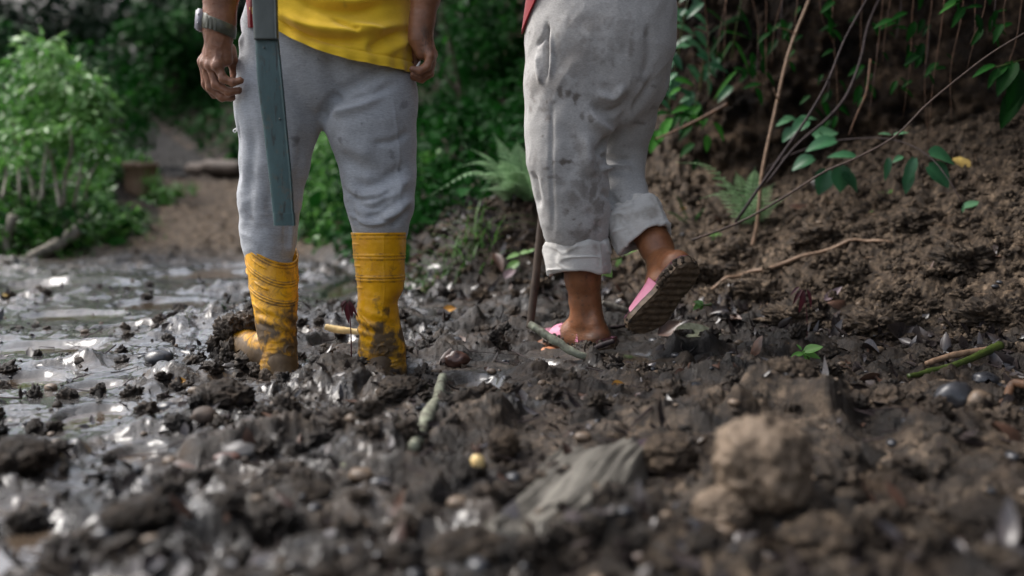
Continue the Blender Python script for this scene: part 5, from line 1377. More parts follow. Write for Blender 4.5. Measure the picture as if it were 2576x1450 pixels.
fern('blue green fern with one long frond reaching left under the tall stick', b1,
     [(1700, 408, .22, -.05), (1800, 440, .2, .1), (1950, 460, .15, -.1), (1990, 490, .12, 0), (1850, 430, .2, .05), (1900, 420, .2, .1), (1760, 500, .2, -.1)], .060, 80, b1[1] - .15, 'fern')
b2 = ground_at(1735, 565)
fern('small dark wiry fern lying on the soil right of the rolled cuff', b2, [(1665, 530, .1, -.05), (1690, 480, .15, 0), (1780, 520, .1, 0)], .04, 90, b2[1], 'leaf_mid', 12, 5)

# ---- broad leaves, built one by one as parts of their plant
def broad_leaf(base, dirv, nrm, L, W, mt, parent, name='leaf', r=.5, heart=.0, fold=.18, curl=.25, seed=0, org=None):
    n = 9; t = np.linspace(0, 1, n); prof = np.sin(np.pi * t ** .72) ** .85; prof[0] = .12 + heart; prof[-1] = 0
    d = unit(np.array(dirv, float)); s = unit(np.cross(d, nrm)); u = np.cross(s, d); xs = np.array([-1, -.55, 0, .55, 1.0])
    X = xs[None] * prof[:, None] * W / 2; Yv = np.repeat(t[:, None] * L, 5, 1) - np.abs(xs)[None] * L * heart * .5 * (1 - t[:, None])
    Z = np.abs(X) * fold * 2 - curl * L * (t[:, None] ** 2) + .012 * L * np.sin(t[:, None] * 25 + seed) * np.abs(xs)[None]
    V = base + X[..., None] * s + Yv[..., None] * d + Z[..., None] * u; V = V.reshape(-1, 3)
    i = np.arange(n - 1)[:, None] * 5 + np.arange(4)[None]; F = np.stack([i, i + 1, i + 6, i + 5], -1).reshape(-1, 4)
    rr = np.clip(r + .18 * (np.abs(np.tile(xs, n)) < .1), 0, 1)
    return mesh(name, V, F, M[mt], parent, org, True, {'rnd': rr})
def plant(name, label, cat, stem, leaves, Y, mt, smt='green_stem', sr=2.0, heart=.15, curl=.25, seed=0):
    """stem: list of (u, v, dY); leaves: (u, v, dY, angle on the picture in degrees, length px, width ratio, tone)"""
    if Y is None: Y = ground_at(stem[0][0], stem[0][1])[1] - stem[0][2]
    sw = (lambda u: -(u - 1925) / 500 * .75) if name == 'vine' else (lambda u: 0)
    stem = [(u, v, dy + sw(u)) for u, v, dy in stem]; leaves = [(u, v, dy + sw(u), *r_) for u, v, dy, *r_ in leaves]
    pts = [P(u, v, Y + dy) for u, v, dy in stem]; T = thing(name, label, cat, pts[0])
    mb = MB(); add_tube(mb, pts, [sr * px(Y), sr * px(Y) * .5], 6, 20, .15, seed); mb.build('stem', M[smt], T)
    G = np.random.default_rng(seed + 900)
    for (u, v, dy, an, L, wr, r) in leaves:
        a = R(an); L_ = L * px(Y); d = np.array([math.cos(a), -.35 + .5 * G.random(), math.sin(a)])
        nr = np.array([.25 * G.normal() * .5, -.55, .75])
        broad_leaf(P(u, v, Y + dy), d, nr, L_, L_ * wr, mt, T, r=r, heart=heart, curl=curl, seed=seed)
    return T
plant('vine', 'leafy vine arching over the soil slope right of the tall stick', 'vine', [(1900, 560, .0), (1925, 430, 0), (2040, 370, -.02), (2120, 352, -.05), (2240, 350, -.08), (2330, 388, -.12), (2385, 450, -.15), (2425, 520, -.15)],
      [(1990, 300, 0, 195, 42, .5, .8), (2000, 303, 0, 150, 30, .5, .7), (2012, 300, 0, 10, 48, .45, .8), (2030, 305, 0, 210, 50, .75, .6), (1995, 325, 0, 225, 40, .7, .5), (2060, 330, -.02, 330, 40, .7, .4), (2050, 345, -.05, 20, 62, .75, .8), (2100, 355, -.05, 190, 70, .6, .4), (2045, 400, 0, 200, 55, .8, .3),
       (2110, 420, -.02, 280, 60, .85, .2), (2120, 440, -.02, 320, 55, .8, .2), (2080, 430, 0, 250, 60, .8, .15), (2150, 395, -.05, 170, 60, .5, .5), (2250, 340, -.08, 20, 30, .35, .9), (2240, 340, -.08, 165, 28, .35, .9), (2340, 390, -.12, 350, 58, .95, .4), (2335, 420, -.12, 320, 60, .9, .25), (2300, 400, -.1, 250, 60, .4, .15),
       (2270, 395, -.1, 200, 25, .6, .6), (2235, 400, -.08, 262, 48, .35, .25), (2290, 430, -.1, 255, 50, .5, .1)], None, 'leaf_blue', 'darktwig', 1.8, seed=3)
tops = [(1715, 60, 4.5, 'leafy plant with oval leaves at the top right of the trousers'), (1740, 300, 4.45, 'plant with a broad pointed leaf beside the grey trousers, above the small fern'), (1770, 140, 4.6, 'plant with hanging leaves below the bank top'), (1850, 60, 4.5, 'grassy plant with long blades near the top of the tall stick'),
        (1690, 200, 4.6, 'small round-leaved plant in the shade right of the trousers')]
G = np.random.default_rng(77)
for k, (u, v, Y, lab) in enumerate(tops):
    lv = []
    for j in range(20 if k != 3 else 12):
        lv.append((u + G.normal() * 42, v + G.normal() * 48, G.normal() * .08, G.choice([200, 220, 250, 330, 310, 10, 160]) + G.normal() * 15, 30 + 26 * G.random() if k != 3 else 90, .5 if k != 3 else .12, G.random() * .9))
    if k == 1: lv.append((1690, 300, -.1, 235, 70, .45, .9)); lv.append((1660, 330, -.1, 240, 60, .6, .8))
    plant('bank_plant', lab, 'plant', [(u - 10, v + 90, .15), (u, v + 20, .05), (u + 15, v - 60, 0)], lv, Y, 'leaf_mid' if k % 2 else 'leaf_blue', seed=k + 10, heart=.05)
Gd = np.random.default_rng(78)
where = ['left of the purple stem', 'just right of the tall stick', 'between the purple stem and the hanging roots', 'high among the hanging roots', 'in the darkest part of the bank', 'near the top right corner', 'at mid height behind the vine', 'right of the broken orange root']
for k, (u, v) in enumerate([(1960, 70), (1900, 180), (2090, 40), (2260, 60), (2330, 150), (2500, 30), (2080, 250), (2200, 180)]):
    Yb = float(np.interp(u, [1700, 2000, 2300, 2600], [4.4, 4.15, 3.85, 3.45])); lv = [(u + Gd.normal() * 34, v + Gd.normal() * 34, Gd.normal() * .06, Gd.choice([200, 230, 250, 330, 300]) + Gd.normal() * 15, 24 + 26 * Gd.random(), .42, Gd.random() * .5) for j in range(12)]
    plant('bank_plant', 'small dark trailing plant on the cut bank ' + where[k], 'plant', [(u + 8, v - 70, .12), (u + 4, v - 20, .02), (u - 6, v + 40, 0)], lv, Yb, 'leaf_mid', 'darktwig', sr=1.2, seed=k + 50, heart=.05)
plant('bank_plant', 'dark plant with drooping pointed leaves at the upper right edge', 'plant', [(2576, 150, .1), (2540, 160, 0), (2500, 170, 0)],
      [(2500, 165, 0, 200, 60, .35, .5), (2510, 175, 0, 240, 50, .4, .4), (2550, 160, 0, 235, 90, .5, .2), (2560, 180, 0, 260, 100, .5, .15), (2530, 170, 0, 215, 50, .4, .5), (2570, 220, 0, 245, 110, .45, .1)], 3.4, 'leaf_mid', seed=31)
plant('bank_plant', 'sprig with two narrow leaves hanging in at the top right', 'plant', [(2460, -40, .1), (2420, 0, 0), (2395, 20, 0)],
      [(2420, 2, 0, 200, 60, .35, .7), (2425, 20, 0, 235, 55, .35, .5), (2440, -10, 0, 190, 70, .3, .5), (2400, -10, 0, 300, 60, .3, .3)], 3.5, 'leaf_mid', seed=32)
plant('sprout', 'small green sprout low on the soil slope under the vine', 'sprout', [(2230, 510, 0), (2228, 495, 0), (2240, 478, 0)],
      [(2228, 492, 0, 150, 22, .6, .7), (2235, 485, 0, 20, 24, .5, .6), (2200, 528, 0, 190, 34, .4, .8), (2195, 530, 0, 10, 38, .35, .7), (2275, 490, 0, 200, 18, .6, .3), (2280, 495, 0, 340, 20, .6, .3)], None, 'leaf_bright', seed=33)
plant('sprout', 'single pale green leaf standing out of the slope under the yellow leaf', 'sprout', [(2432, 545, 0), (2430, 528, 0), (2428, 520, 0)], [(2425, 522, 0, 25, 48, .5, .9), (2424, 524, 0, 250, 14, .6, .8)], None, 'leaf_blue', seed=34)
plant('sprout', 'small plant with pale yellow green leaves at the foot of the walking stick', 'sprout', [(1312, 690, .05), (1306, 660, 0), (1310, 640, 0)],
      [(1305, 640, 0, 195, 34, .5, .9), (1310, 638, 0, 15, 26, .6, .95), (1304, 660, 0, 215, 46, .55, .8), (1330, 635, 0, 30, 18, .6, .95)], None, 'leaf_bright', seed=35, curl=.1)
plant('sprout', 'angular light green leaf hanging beside the rolled cuff', 'sprout', [(1560, 650, .2), (1535, 655, .1), (1515, 662, 0)], [(1506, 668, 0, 320, 46, .9, .9), (1512, 668, 0, 262, 36, .7, .85)], 3.12, 'leaf_bright', seed=36, curl=.05)
plant('sprout', 'curled green leaves on the soil behind the lifted foot', 'sprout', [(1570, 660, .05), (1560, 640, 0), (1570, 618, 0)], [(1560, 650, 0, 250, 34, .35, .8), (1572, 640, 0, 30, 36, .35, .6), (1590, 655, 0, 300, 24, .4, .7)], None, 'leaf_bright', seed=37)
plant('sprout', 'little green sprout on the soil beside the tall stick foot', 'sprout', [(1795, 612, 0), (1795, 600, 0), (1797, 590, 0)], [(1797, 594, 0, 160, 20, .6, .8), (1797, 594, 0, 20, 22, .6, .8), (1797, 598, 0, 250, 16, .6, .5)], None, 'leaf_bright', seed=38)
plant('seedling', 'thin seedling with drooping wine red leaves between the boots', 'seedling', [(884, 898, 0), (883, 840, 0), (880, 790, 0), (876, 760, 0)],
      [(873, 762, 0, 268, 62, .2, .6), (872, 757, 0, 235, 40, .18, .3), (878, 757, 0, 300, 48, .18, .5), (870, 757, 0, 215, 22, .4, .2), (881, 762, 0, 280, 42, .25, .4)], 2.545, 'redleaf', 'redleaf', 2.0, heart=.0, curl=.35, seed=39)
plant('seedling', 'blurred red-leaved seedling on the slope right of the long lying stick', 'seedling', [(2030, 858, 0), (2030, 800, 0), (2024, 735, 0)],
      [(2022, 730, 0, 262, 60, .25, .3), (2018, 728, 0, 235, 45, .25, .2), (2030, 728, 0, 290, 50, .22, .3), (2010, 722, 0, 215, 30, .3, .2)], None, 'redleaf', 'redleaf', 1.6, heart=.0, curl=.3, seed=40)
plant('sprout', 'fresh lobed green leaf at the foot of the slope beside orange scraps', 'sprout', [(2040, 915, 0), (2030, 895, 0), (2022, 882, 0)],
      [(2025, 885, 0, 20, 48, .6, .8), (2020, 888, 0, 345, 50, .5, .7), (2018, 890, 0, 190, 34, .5, .6), (2022, 890, 0, 300, 34, .6, .6), (2016, 880, 0, 130, 18, .4, .5)], None, 'leaf_bright', seed=41, curl=.1)

# ---- sticks, stems and roots
def stick(name, label, cat, pts, r, mt, sides=9, n=30, bump=.25, seed=0, group=None, twigs=(), stubs=()):
    """pts: (u, v, Y); r: radii in metres along it"""
    q = [P(*p) if p[2] else ground_at(p[0], p[1]) + [0, -.02, .022] for p in pts]
    if pts[0][2] == 0:
        pts2 = catmull(np.array([(p[0], p[1], 0) for p in pts], float), 14); q = [ground_at(a, b) for a, b, _ in pts2]; zz = np.array([gza(np.array([a[0]]), np.array([a[1]]))[0] for a in q]); zz = np.maximum(zz, np.convolve(np.pad(zz, 1, 'edge'), np.ones(3) / 3, 'valid')) + .016; q = [np.array([a[0], a[1], z]) for a, z in zip(q, zz)]
    if pts[0][2] == 0: sh = [q[0][1]] * 3; twigs = [[(u, v, ground_at(u, v)[1]) for u, v, _ in tw] for tw in twigs]
    if not twigs:
        mb = MB(); add_tube(mb, q, r, sides, n, bump, seed); return tag(mb.build(name, M[mt]), label, cat, group)
    T = thing(name, label, cat, q[0], group)
    mb = MB(); add_tube(mb, q, r, sides, n, bump, seed); mb.build('stem', M[mt], T)
    for tw in twigs:
        mb = MB(); add_tube(mb, [P(*p) for p in tw], [r[-1] * .7, r[-1] * .3], 5, 10, .2, seed); mb.build('twig', M[mt], T)
    return T
YT = ground_at(1890, 628)[1]
stick('tall_stick', 'tall thin pale brown stick planted in the soil slope', 'stick', [(1888, 640, YT), (1905, 560, YT), (1918, 430, YT), (1950, 280, YT + .03), (1985, 130, YT + .05), (2035, 0, YT + .08), (2080, -120, YT + .1)], [.0085, .0072, .0065, .0060, .0055], 'twig', bump=.2,
      twigs=[[(2005, 88, YT + .06), (1980, 75, YT + .04), (1955, 70, YT)], [(1958, 255, YT + .03), (1950, 235, YT), (1945, 222, YT)]])
stick('stem', 'dark purple stem leaning from the vine up to the top of the picture', 'stem', [(1850, 560, 3.7), (1960, 400, 3.65), (2035, 290, 3.65), (2085, 200, 3.65), (2125, 100, 3.7), (2190, -20, 3.75), (2220, -90, 3.8)], [.006, .0048, .004, .0035], 'darktwig', twigs=[[(2085, 200, 3.65), (2060, 205, 3.6), (2050, 200, 3.6)]])
stick('stem', 'shorter bent dark stem hanging right of the purple stem', 'stem', [(1930, 460, 3.7), (2000, 370, 3.72), (2080, 300, 3.75), (2130, 240, 3.8), (2165, 150, 3.85), (2185, 60, 3.9), (2230, -40, 4.0)], [.004, .0058, .005, .004], 'darktwig')
stick('stem', 'long thin brown stem slanting across the right side from the slope to the edge', 'stem', [(1740, 605, 3.4), (1860, 560, 3.4), (1980, 492, 3.38), (2075, 432, 3.36), (2150, 400, 3.33), (2250, 345, 3.3), (2330, 265, 3.27), (2420, 190, 3.2), (2500, 130, 3.15), (2600, 70, 3.1)], [.0042, .0038, .0030, .0020], 'twigdim', bump=.15)
stick('fallen_branch', 'long brown stick lying on the slope with a green leafy tip at its left end', 'stick', [(1768, 770, 0), (1830, 745, 0), (1900, 713, 0), (1990, 685, 0), (2090, 655, 0), (2170, 640, 0), (2245, 630, 0)], [.0068, .0082, .0075, .0062, .005], 'twig', bump=.3,
      twigs=[[(1780, 766, 2.81), (1760, 790, 2.8), (1735, 830, 2.8)], [(1915, 706, 2.91), (1935, 712, 2.9), (1950, 722, 2.9)]])
plant('sprout', 'tiny curled green leaf at the tip of the long lying stick', 'sprout', [(1790, 765, 0), (1775, 768, 0), (1764, 766, 0)], [(1766, 768, 0, 140, 22, .9, .8), (1764, 766, 0, 200, 24, .8, .7), (1766, 764, 0, 250, 18, .7, .6)], 2.79, 'leaf_bright', seed=43, curl=.5, sr=4)
stick('root', 'orange brown root forking down from the shaded bank left of the leaves', 'root', [(2190, 150, 3.9), (2180, 230, 3.85), (2155, 290, 3.8), (2135, 340, 3.8)], [.005, .004, .002], 'root', twigs=[[(2140, 320, 3.8), (2150, 340, 3.8), (2158, 355, 3.8)]])
stick('root', 'orange broken root slanting up from the shade left of the tall stick', 'root', [(1650, 350, 4.3), (1720, 320, 4.2), (1780, 290, 4.15), (1830, 262, 4.1)], [.004, .006, .008], 'root')
G = np.random.default_rng(5)
for k in range(20):
    u = 1730 + 860 * ((k * .618034 + .1) % 1); Y = float(np.interp(u, [1700, 2000, 2300, 2600], [4.45, 4.25, 3.95, 3.5])) - .1 * G.random(); v0 = -60 - 60 * G.random(); ln = 180 + 260 * G.random()
    s = G.normal() * 25 - (30 if u > 2200 else 0); pts = [(u - s * .3, -640, Y + .32), (u, v0, Y + .03), (u + s * .2 + G.normal() * 6, v0 + ln * .3, Y), (u + s * .6 + G.normal() * 8, v0 + ln * .65, Y - .02), (u + s + G.normal() * 8, v0 + ln, Y - .05)]
    stick('hanging_root', 'thin ochre root hanging down the dark cut bank at the upper right', 'root', pts, [.0022, .0018, .0007], 'root', 5, 14, .2, k, 'roots hanging from the cut bank')
# fallen wood on the left verge, the stump and the log across the path
def on_ground(u, v, dz=0.0): p = ground_at(u, v); return p + [0, 0, dz]
def ground_log(name, label, uv, r, mt, seed, group=None, n=34, sides=12, bump=.4, sub=()):
    q = [on_ground(u, v, dz) for u, v, dz in uv]
    mb = MB(); add_tube(mb, q, r, sides, n, bump, seed)
    return tag(mb.build(name, M[mt]), label, 'log' if max(np.atleast_1d(r)) > .02 else 'stick', group)
ground_log('fallen_branch', 'pale grey fallen branch lying slanted at the left edge of the mud', [(78, 655, .02), (140, 645, .07), (200, 640, .16)], [.030, .045, .038], 'pale_bark', 1)
ground_log('fallen_branch', 'curved pale root standing among weeds at the far left edge', [(18, 640, .02), (22, 640, .12), (40, 640, .25)], [.028, .032, .03], 'pale_bark', 2)
ground_log('fallen_branch', 'thin tangled grey branch above the slanted fallen branch', [(170, 620, .03), (200, 610, .12), (225, 600, .16)], [.014, .016, .010], 'pale_bark', 3)
ground_log('fallen_branch', 'thin brown branch lying in the weeds under the pale bush', [(150, 600, .05), (185, 575, .08), (215, 560, .10)], [.016, .012, .010], 'pale_bark', 4)
q = [P(480, 432, 10.9), P(530, 440, 10.7), P(610, 447, 10.5)]
for a in q: a[2] = gz(a[0], a[1]) + .07
mb = MB(); add_tube(mb, q, [.07, .10, .08], 12, 30, .5, 6); tag(mb.build('fallen_log', M['bark']), 'dark rotten log lying across the foot of the uphill path', 'log')
def stump():
    Y = ground_at(354, 484)[1]; a, b = P(312, 470, Y), P(396, 470, Y); c = (a + b) / 2; c[2] = P(0, 480, Y)[2] - .05; r = (b[0] - a[0]) / 2; h = P(0, 410, Y)[2] - c[2]
    T = thing('stump', 'squat brown tree stump with a flat top on the left verge by the path', 'stump', c)
    th = np.linspace(0, 2 * np.pi, 60, endpoint=False); wob = 1 + .05 * np.sin(th * 5) + .03 * np.sin(th * 11 + 1)
    rows = [c + np.stack([np.cos(th) * r * wob * k, np.sin(th) * r * wob * k, np.full(60, z)], -1) for k, z in ((1.0, 0), (.92, h * .4), (.92, h * .82), (1.04, h * .86), (1.06, h), (.9, h + .006))]
    V, F = loft(rows); n = vnormals(V, F); V = V + n * (.012 * fbm3(V * 9, 3, 3))[:, None]; mesh('stump_trunk', V, F, M['twig'], T)
    V, F = loft([c + np.stack([np.cos(th) * r * wob * k, np.sin(th) * r * wob * k, np.full(60, h + .004)], -1) for k in (.92, .01)]); mesh('cut_top', V, F, M['pale_bark'], T)
stump()

# ------------------------------------------------------------------ things lying on the mud, and loose litter
M['deadleaf'] = mat_simple('wet_dead_leaf', (0.010, 0.009, 0.011), (0.045, 0.034, 0.030), 30, .18, .3, rnd=True, spec=.6, r2=.42)
M['brownleaf'] = mat_simple('brown_dead_leaf', (0.028, 0.015, 0.011), (0.085, 0.045, 0.030), 30, .35, .3, rnd=True, r2=.5)
M['purpleleaf'] = mat_simple('mauve_dead_leaf', (0.13, 0.09, 0.10), (0.26, 0.20, 0.21), 40, .3, .2, r2=.45)
M['yellowleaf'] = mat_simple('spotted_yellow_leaf', (0.20, 0.13, 0.05), (0.62, 0.44, 0.12), 35, .45, .2)
M['paleleaf'] = mat_simple('pale_veined_leaf', (0.20, 0.20, 0.12), (0.46, 0.46, 0.32), 60, .45, .4)
M['stone_grey'] = mat_simple('grey_stone', (0.06, 0.055, 0.055), (0.14, 0.13, 0.12), 30, .4, .3)
M['stone_dark'] = mat_simple('dark_wet_stone', (0.012, 0.013, 0.016), (0.05, 0.05, 0.055), 30, .22, .2, r2=.4)
M['stone_red'] = mat_simple('red_brown_stone', (0.05, 0.024, 0.018), (0.11, 0.052, 0.038), 30, .35, .2)
M['brick'] = mat_simple('orange_brick', (0.34, 0.12, 0.05), (0.52, 0.22, 0.10), 60, .5, .4)
M['stone_tan'] = mat_simple('tan_stone', (0.08, 0.055, 0.035), (0.17, 0.12, 0.08), 30, .5, .4)
M['oldwood'] = mat_simple('weathered_wood', (0.022, 0.018, 0.014), (0.20, 0.185, 0.155), 55, .6, .7, vs=(1, .08, 1), bdist=.006)
M['lichen'] = mat_simple('lichened_bark', (0.06, 0.048, 0.035), (0.27, 0.29, 0.21), 45, .7, .6, bdist=.003)
M['pale_soil'] = mat_simple('pale_dried_mud', (0.07, 0.05, 0.034), (0.21, 0.157, 0.112), 14, .7, .5, bdist=.006, spec=.25)
M['fruit'] = mat_simple('yellow_fruit', (0.62, 0.42, 0.16), (0.76, 0.58, 0.28), 30, .4, .1)
M['orange'] = mat_simple('orange_scrap', (0.32, 0.13, 0.012), (0.62, 0.33, 0.035), 30, .5, .1)
M['darkstick'] = M['darktwig']

def gcol(V, tan, wet): return {'tan': np.full(len(V), tan), 'wet': np.full(len(V), wet)}
def mud_lump(label, u, v, Y, ru, rv, seed, tan, dz=0, depth=1.0, rough=.35, sub=5, freq=1.3, mt='mud'):
    Y = ground_at(u, v + rv * .75)[1] if v + rv * .75 < 1440 else Y
    k = px(Y); c = P(u, v, Y); V, F = clod(1.0, sub, seed, rough, (ru * k, ru * k * depth, rv * k), freq, 5)
    V = V + c; V = V + unit(V - c) * (.004 * fbm3(V * 90, 3, seed))[:, None]
    return tag(mesh('mud_clod', V, F, M[mt], None, None, True, gcol(V, tan, .15)), label, 'clod')
mud_lump('biggest pale brown clod of earth in the blurred right foreground', 1915, 1175, 1.62, 122, 112, 4, 1.0, rough=.36, freq=1.15, mt='pale_soil')
mud_lump('pale clod wedged under the left side of the biggest clod', 1815, 1280, 1.55, 70, 50, 9, .9, mt='pale_soil')
mud_lump('low brown clod just behind the pale clods of the right foreground', 1680, 1150, 1.9, 70, 50, 12, .6)
mud_lump('rounded clod at the foot of the slope beneath the lobed green leaf', 1985, 945, 2.42, 62, 42, 15, .55)
mud_lump('brown clod at the lower right below the biggest clod', 2080, 1370, 1.36, 110, 65, 18, .55, rough=.45)
mud_lump('flat pale clod of the lower edge right of the weathered wood', 1720, 1400, 1.28, 130, 80, 21, .6)
mud_lump('dark wet clod in the lower right corner', 2500, 1320, 1.45, 100, 60, 24, .1)
mud_lump('dark clod at the left edge above the lower puddle', 50, 1150, 1.7, 80, 45, 27, .15, rough=.4)
mud_lump('broad grey-brown clod left of the small white puddle in the foreground', 350, 1290, 1.55, 90, 35, 30, .2)
mud_lump('brown clod right of the small white puddle in the foreground', 760, 1250, 1.62, 70, 35, 33, .3)
mud_lump('pointed clod standing behind the yellow fruit', 1265, 1120, 1.88, 36, 45, 36, .4)
mud_lump('dark crumbly clod in front of the left boot', 560, 1000, 2.2, 70, 40, 39, .2)
mud_lump('dark crumbly clod between the boots and the tan puddle', 1010, 985, 2.3, 60, 36, 42, .3)
mud_lump('brown clod in the centre of the lower edge', 1180, 1400, 1.28, 110, 70, 45, .3)
mud_lump('brown clod at the lower left beside the corner puddle', 240, 1400, 1.33, 110, 70, 54, .2)

for k, (u, v, ru, rv, t, lab) in enumerate([(2210, 820, 60, 32, .75, 'knobbly soil lump low on the slope above the brown stem'), (1900, 740, 52, 30, .9, 'pale soil lump just under the long lying stick'), (2060, 600, 50, 26, .8, 'soil lump right of the foot of the tall stick'), (1760, 690, 44, 28, .95, 'pale knobbly soil lump behind the lifted heel'),
        (2420, 660, 60, 34, .5, 'dark soil lump at mid height of the right slope'), (2300, 560, 46, 26, .55, 'dull soil lump on the upper right slope'), (1990, 800, 60, 30, .8, 'soil lump above the lobed green leaf'), (2500, 800, 66, 38, .5, 'dark soil lump at the right edge of the slope'), (1850, 640, 40, 24, .85, 'soil lump beside the foot of the tall stick'), (2130, 700, 40, 22, .8, 'small soil lump under the far end of the lying stick')]):
    mud_lump(lab, u, v, 3, ru, rv, 60 + 3 * k, t, rough=.9, sub=5, freq=1.9)
def pebble(label, u, v, ru, rv, mt, seed, Y=None, name='pebble', cat='pebble', rough=.24, dz=0.0):
    g = ground_at(u, v + rv * .8); Y = g[1]; k = px(Y); c = P(u, v, Y); c[2] = max(c[2], gz(c[0], Y) + rv * k * .45)
    V, F = clod(1.0, 3, seed, rough, (ru * k, ru * k * .8, rv * k), .8, 2)
    return tag(mesh(name, V + c, F, M[mt]), label, cat)
pebble('dark oval pebble at the foot of the slope right of centre', 1992, 970, 44, 22, 'stone_dark', 1, 2.38)
pebble('angular dark pebble below the pale veined leaf', 1742, 985, 34, 24, 'stone_dark', 2, 2.33)
pebble('dark glossy pebble on the mud left of the boots', 400, 902, 34, 20, 'stone_dark', 3, 2.75)
pebble('small blue-black pebble in front of the left boot', 424, 1030, 26, 17, 'stone_dark', 4, 2.15)
pebble('dull brown round stone in front of the left boot', 516, 1048, 34, 26, 'bark', 5, 2.1)
pebble('pale grey oval pebble in the left foreground', 608, 1132, 46, 22, 'stone_grey', 6, 1.86)
pebble('red-brown flat stone beside the pale grey oval pebble', 572, 1152, 34, 14, 'stone_red', 7, 1.82, rough=.3)
pebble('orange brick chip beside the lichen-covered stick', 1378, 888, 22, 11, 'brick', 8, 2.85, 'brick_chip', 'brick chip', .6)
pebble('round grey stone on the soil under the vine', 2054, 468, 18, 20, 'stone_grey', 9, 3.5)
pebble('pair-sized dark round stone in the right foreground by the broken twig', 2400, 1000, 48, 40, 'stone_dark', 10, 2.15)
pebble('brown round stone touching the dark round stone at right', 2462, 1015, 34, 34, 'stone_tan', 11, 2.12)
pebble('small dark pebble above the brown round stones at right', 2480, 955, 34, 18, 'stone_dark', 12, 2.4)
pebble('reddish stone beside the right boot', 1150, 905, 28, 22, 'stone_red', 13, 2.6, rough=.5)
pebble('tan stone of the centre foreground left of the fruit', 910, 1195, 34, 18, 'stone_tan', 14, 1.72)
pebble('tan pebble on the mud below the biggest clod', 2250, 1180, 44, 30, 'stone_tan', 15, 1.75)
pebble('small dark pebble left of the puddle near the planted sandal', 1150, 858, 20, 10, 'stone_dark', 16, 3.0)
pebble('small blue-grey chip at the lower edge, left of the weathered wood', 905, 1380, 24, 18, 'stone_dark', 17, 1.35)
# yellow fruit with a red stalk
g = ground_at(1201, 1212); c = P(1201, 1182, g[1]) + [0, 0, .012]; V, F = clod(1.0, 4, 3, .04, (19 * px(g[1]), 17 * px(g[1]), 23 * px(g[1])), .8, 2)
T = thing('fruit', 'small pale yellow fruit with a red stalk in the centre foreground', 'fruit', c - [0, 0, .015])
mesh('fruit_body', V + c, F, M['fruit'], T); mb = MB(); add_tube(mb, [c + [0, 0, .014], c + [.002, 0, .024], c + [.003, 0, .032]], [.0035, .0015], 6, 6); mb.build('stalk', M['stone_red'], T)
for k, (u, v, Y, lab) in enumerate([(1553, 968, 2.38, 'red and orange curled scrap on the dark leaves, centre right'), (1967, 853, 2.95, 'bright yellow orange scrap on the slope above the lobed leaf'), (1965, 878, 2.85, 'faded yellow scrap beneath the bright orange one'),
                                 (1128, 780, 3.4, 'yellow leaf scrap on the mud between the two people'), (1725, 530, 3.7, 'orange leaf scrap on the soil below the long fern frond'), (1190, 528, 4.35, 'yellow leaf lying on top of the mound'), (450, 960, 2.45, 'tiny orange scrap on the dark mud left of the boots')]):
    Y = ground_at(u, v + 8)[1] - .01
    broad_leaf(P(u - 14, v, Y), [1, .1, .25 * math.sin(k)], [.1, -.8, .6], 34 * px(Y), 20 * px(Y), 'orange', None, 'leaf_scrap', curl=.5 * math.sin(k * 2), fold=.3, seed=k)
    o = C.objects[-1]; tag(o, lab, 'leaf scrap')
def lone_leaf(label, u, v, Y, an, L, wr, mt, nr=(.1, -.6, .7), curl=.2, heart=.1, fold=.2):
    g = ground_at(u, min(v + 12, 1440)); Y = g[1] - (.095 if base_parts(g[0], g[1])[1] > .1 else .02)
    a = R(an); o = broad_leaf(P(u, v, Y), ([math.cos(a), .8 * math.sin(a), .6 * math.sin(a)] if base_parts(g[0], g[1])[1] > .1 else [math.cos(a), 1.6 * math.sin(a), .12]), list(nr), L * px(Y), L * px(Y) * wr, mt, None, 'fallen_leaf', heart=heart, curl=curl, fold=fold, seed=int(u))
    return tag(o, label, 'leaf')
lone_leaf('yellow leaf with dark spots lying on the upper right slope', 2398, 402, 3.12, -52, 92, .48, 'yellowleaf')
lone_leaf('large pale veined leaf on the litter right of the lifted sandal', 1700, 842, 2.78, 8, 130, .42, 'paleleaf', (0, -.55, .8))
lone_leaf('mauve brown leaf curled on the slope above the red seedling', 2075, 755, 2.9, 38, 62, .35, 'purpleleaf', curl=-.2)
lone_leaf('blurred mauve leaf in the right foreground beside the biggest clod', 1595, 1130, 1.85, 25, 80, .4, 'purpleleaf', curl=-.1)
lone_leaf('curled brown leaf with stripes at the foot of the slope', 1700, 945, 2.45, 10, 60, .6, 'brownleaf', curl=.5)
lone_leaf('reddish leaf on the dark litter of the right slope foot', 2130, 915, 2.5, 50, 50, .35, 'brownleaf')
lone_leaf('large black wet leaf standing up behind the boots of the centre litter', 1440, 950, 2.45, 50, 60, .4, 'deadleaf')
lone_leaf('tan curled leaf standing at the right slope foot', 2210, 960, 2.4, 50, 64, .4, 'brownleaf')
lone_leaf('bluish wet leaf lying on the slope foot at right', 2290, 905, 2.62, 35, 80, .3, 'deadleaf')
lone_leaf('green lichen-spotted leaf of the lower left foreground', 860, 1170, 1.78, 20, 60, .3, 'paleleaf')
lone_leaf('long dry brown leaf lying behind the long slanting stem on the slope', 1990, 520, 3.45, -18, 120, .25, 'brownleaf', curl=.1)
lone_leaf('dull brown leaf lying flat in the mud left of the weathered wood', 1120, 1300, 1.5, 5, 70, .4, 'brownleaf')
lone_leaf('pale mauve leaf on the mound beside the walking stick', 1270, 700, 3.6, 60, 60, .4, 'purpleleaf')
lone_leaf('brown hanging leaf on the mound left of the walking stick', 1245, 640, 3.75, -70, 60, .45, 'brownleaf')
lone_leaf('rusty red leaf at the side of the mound near the right boot top', 1035, 660, 3.6, 35, 90, .35, 'brownleaf')
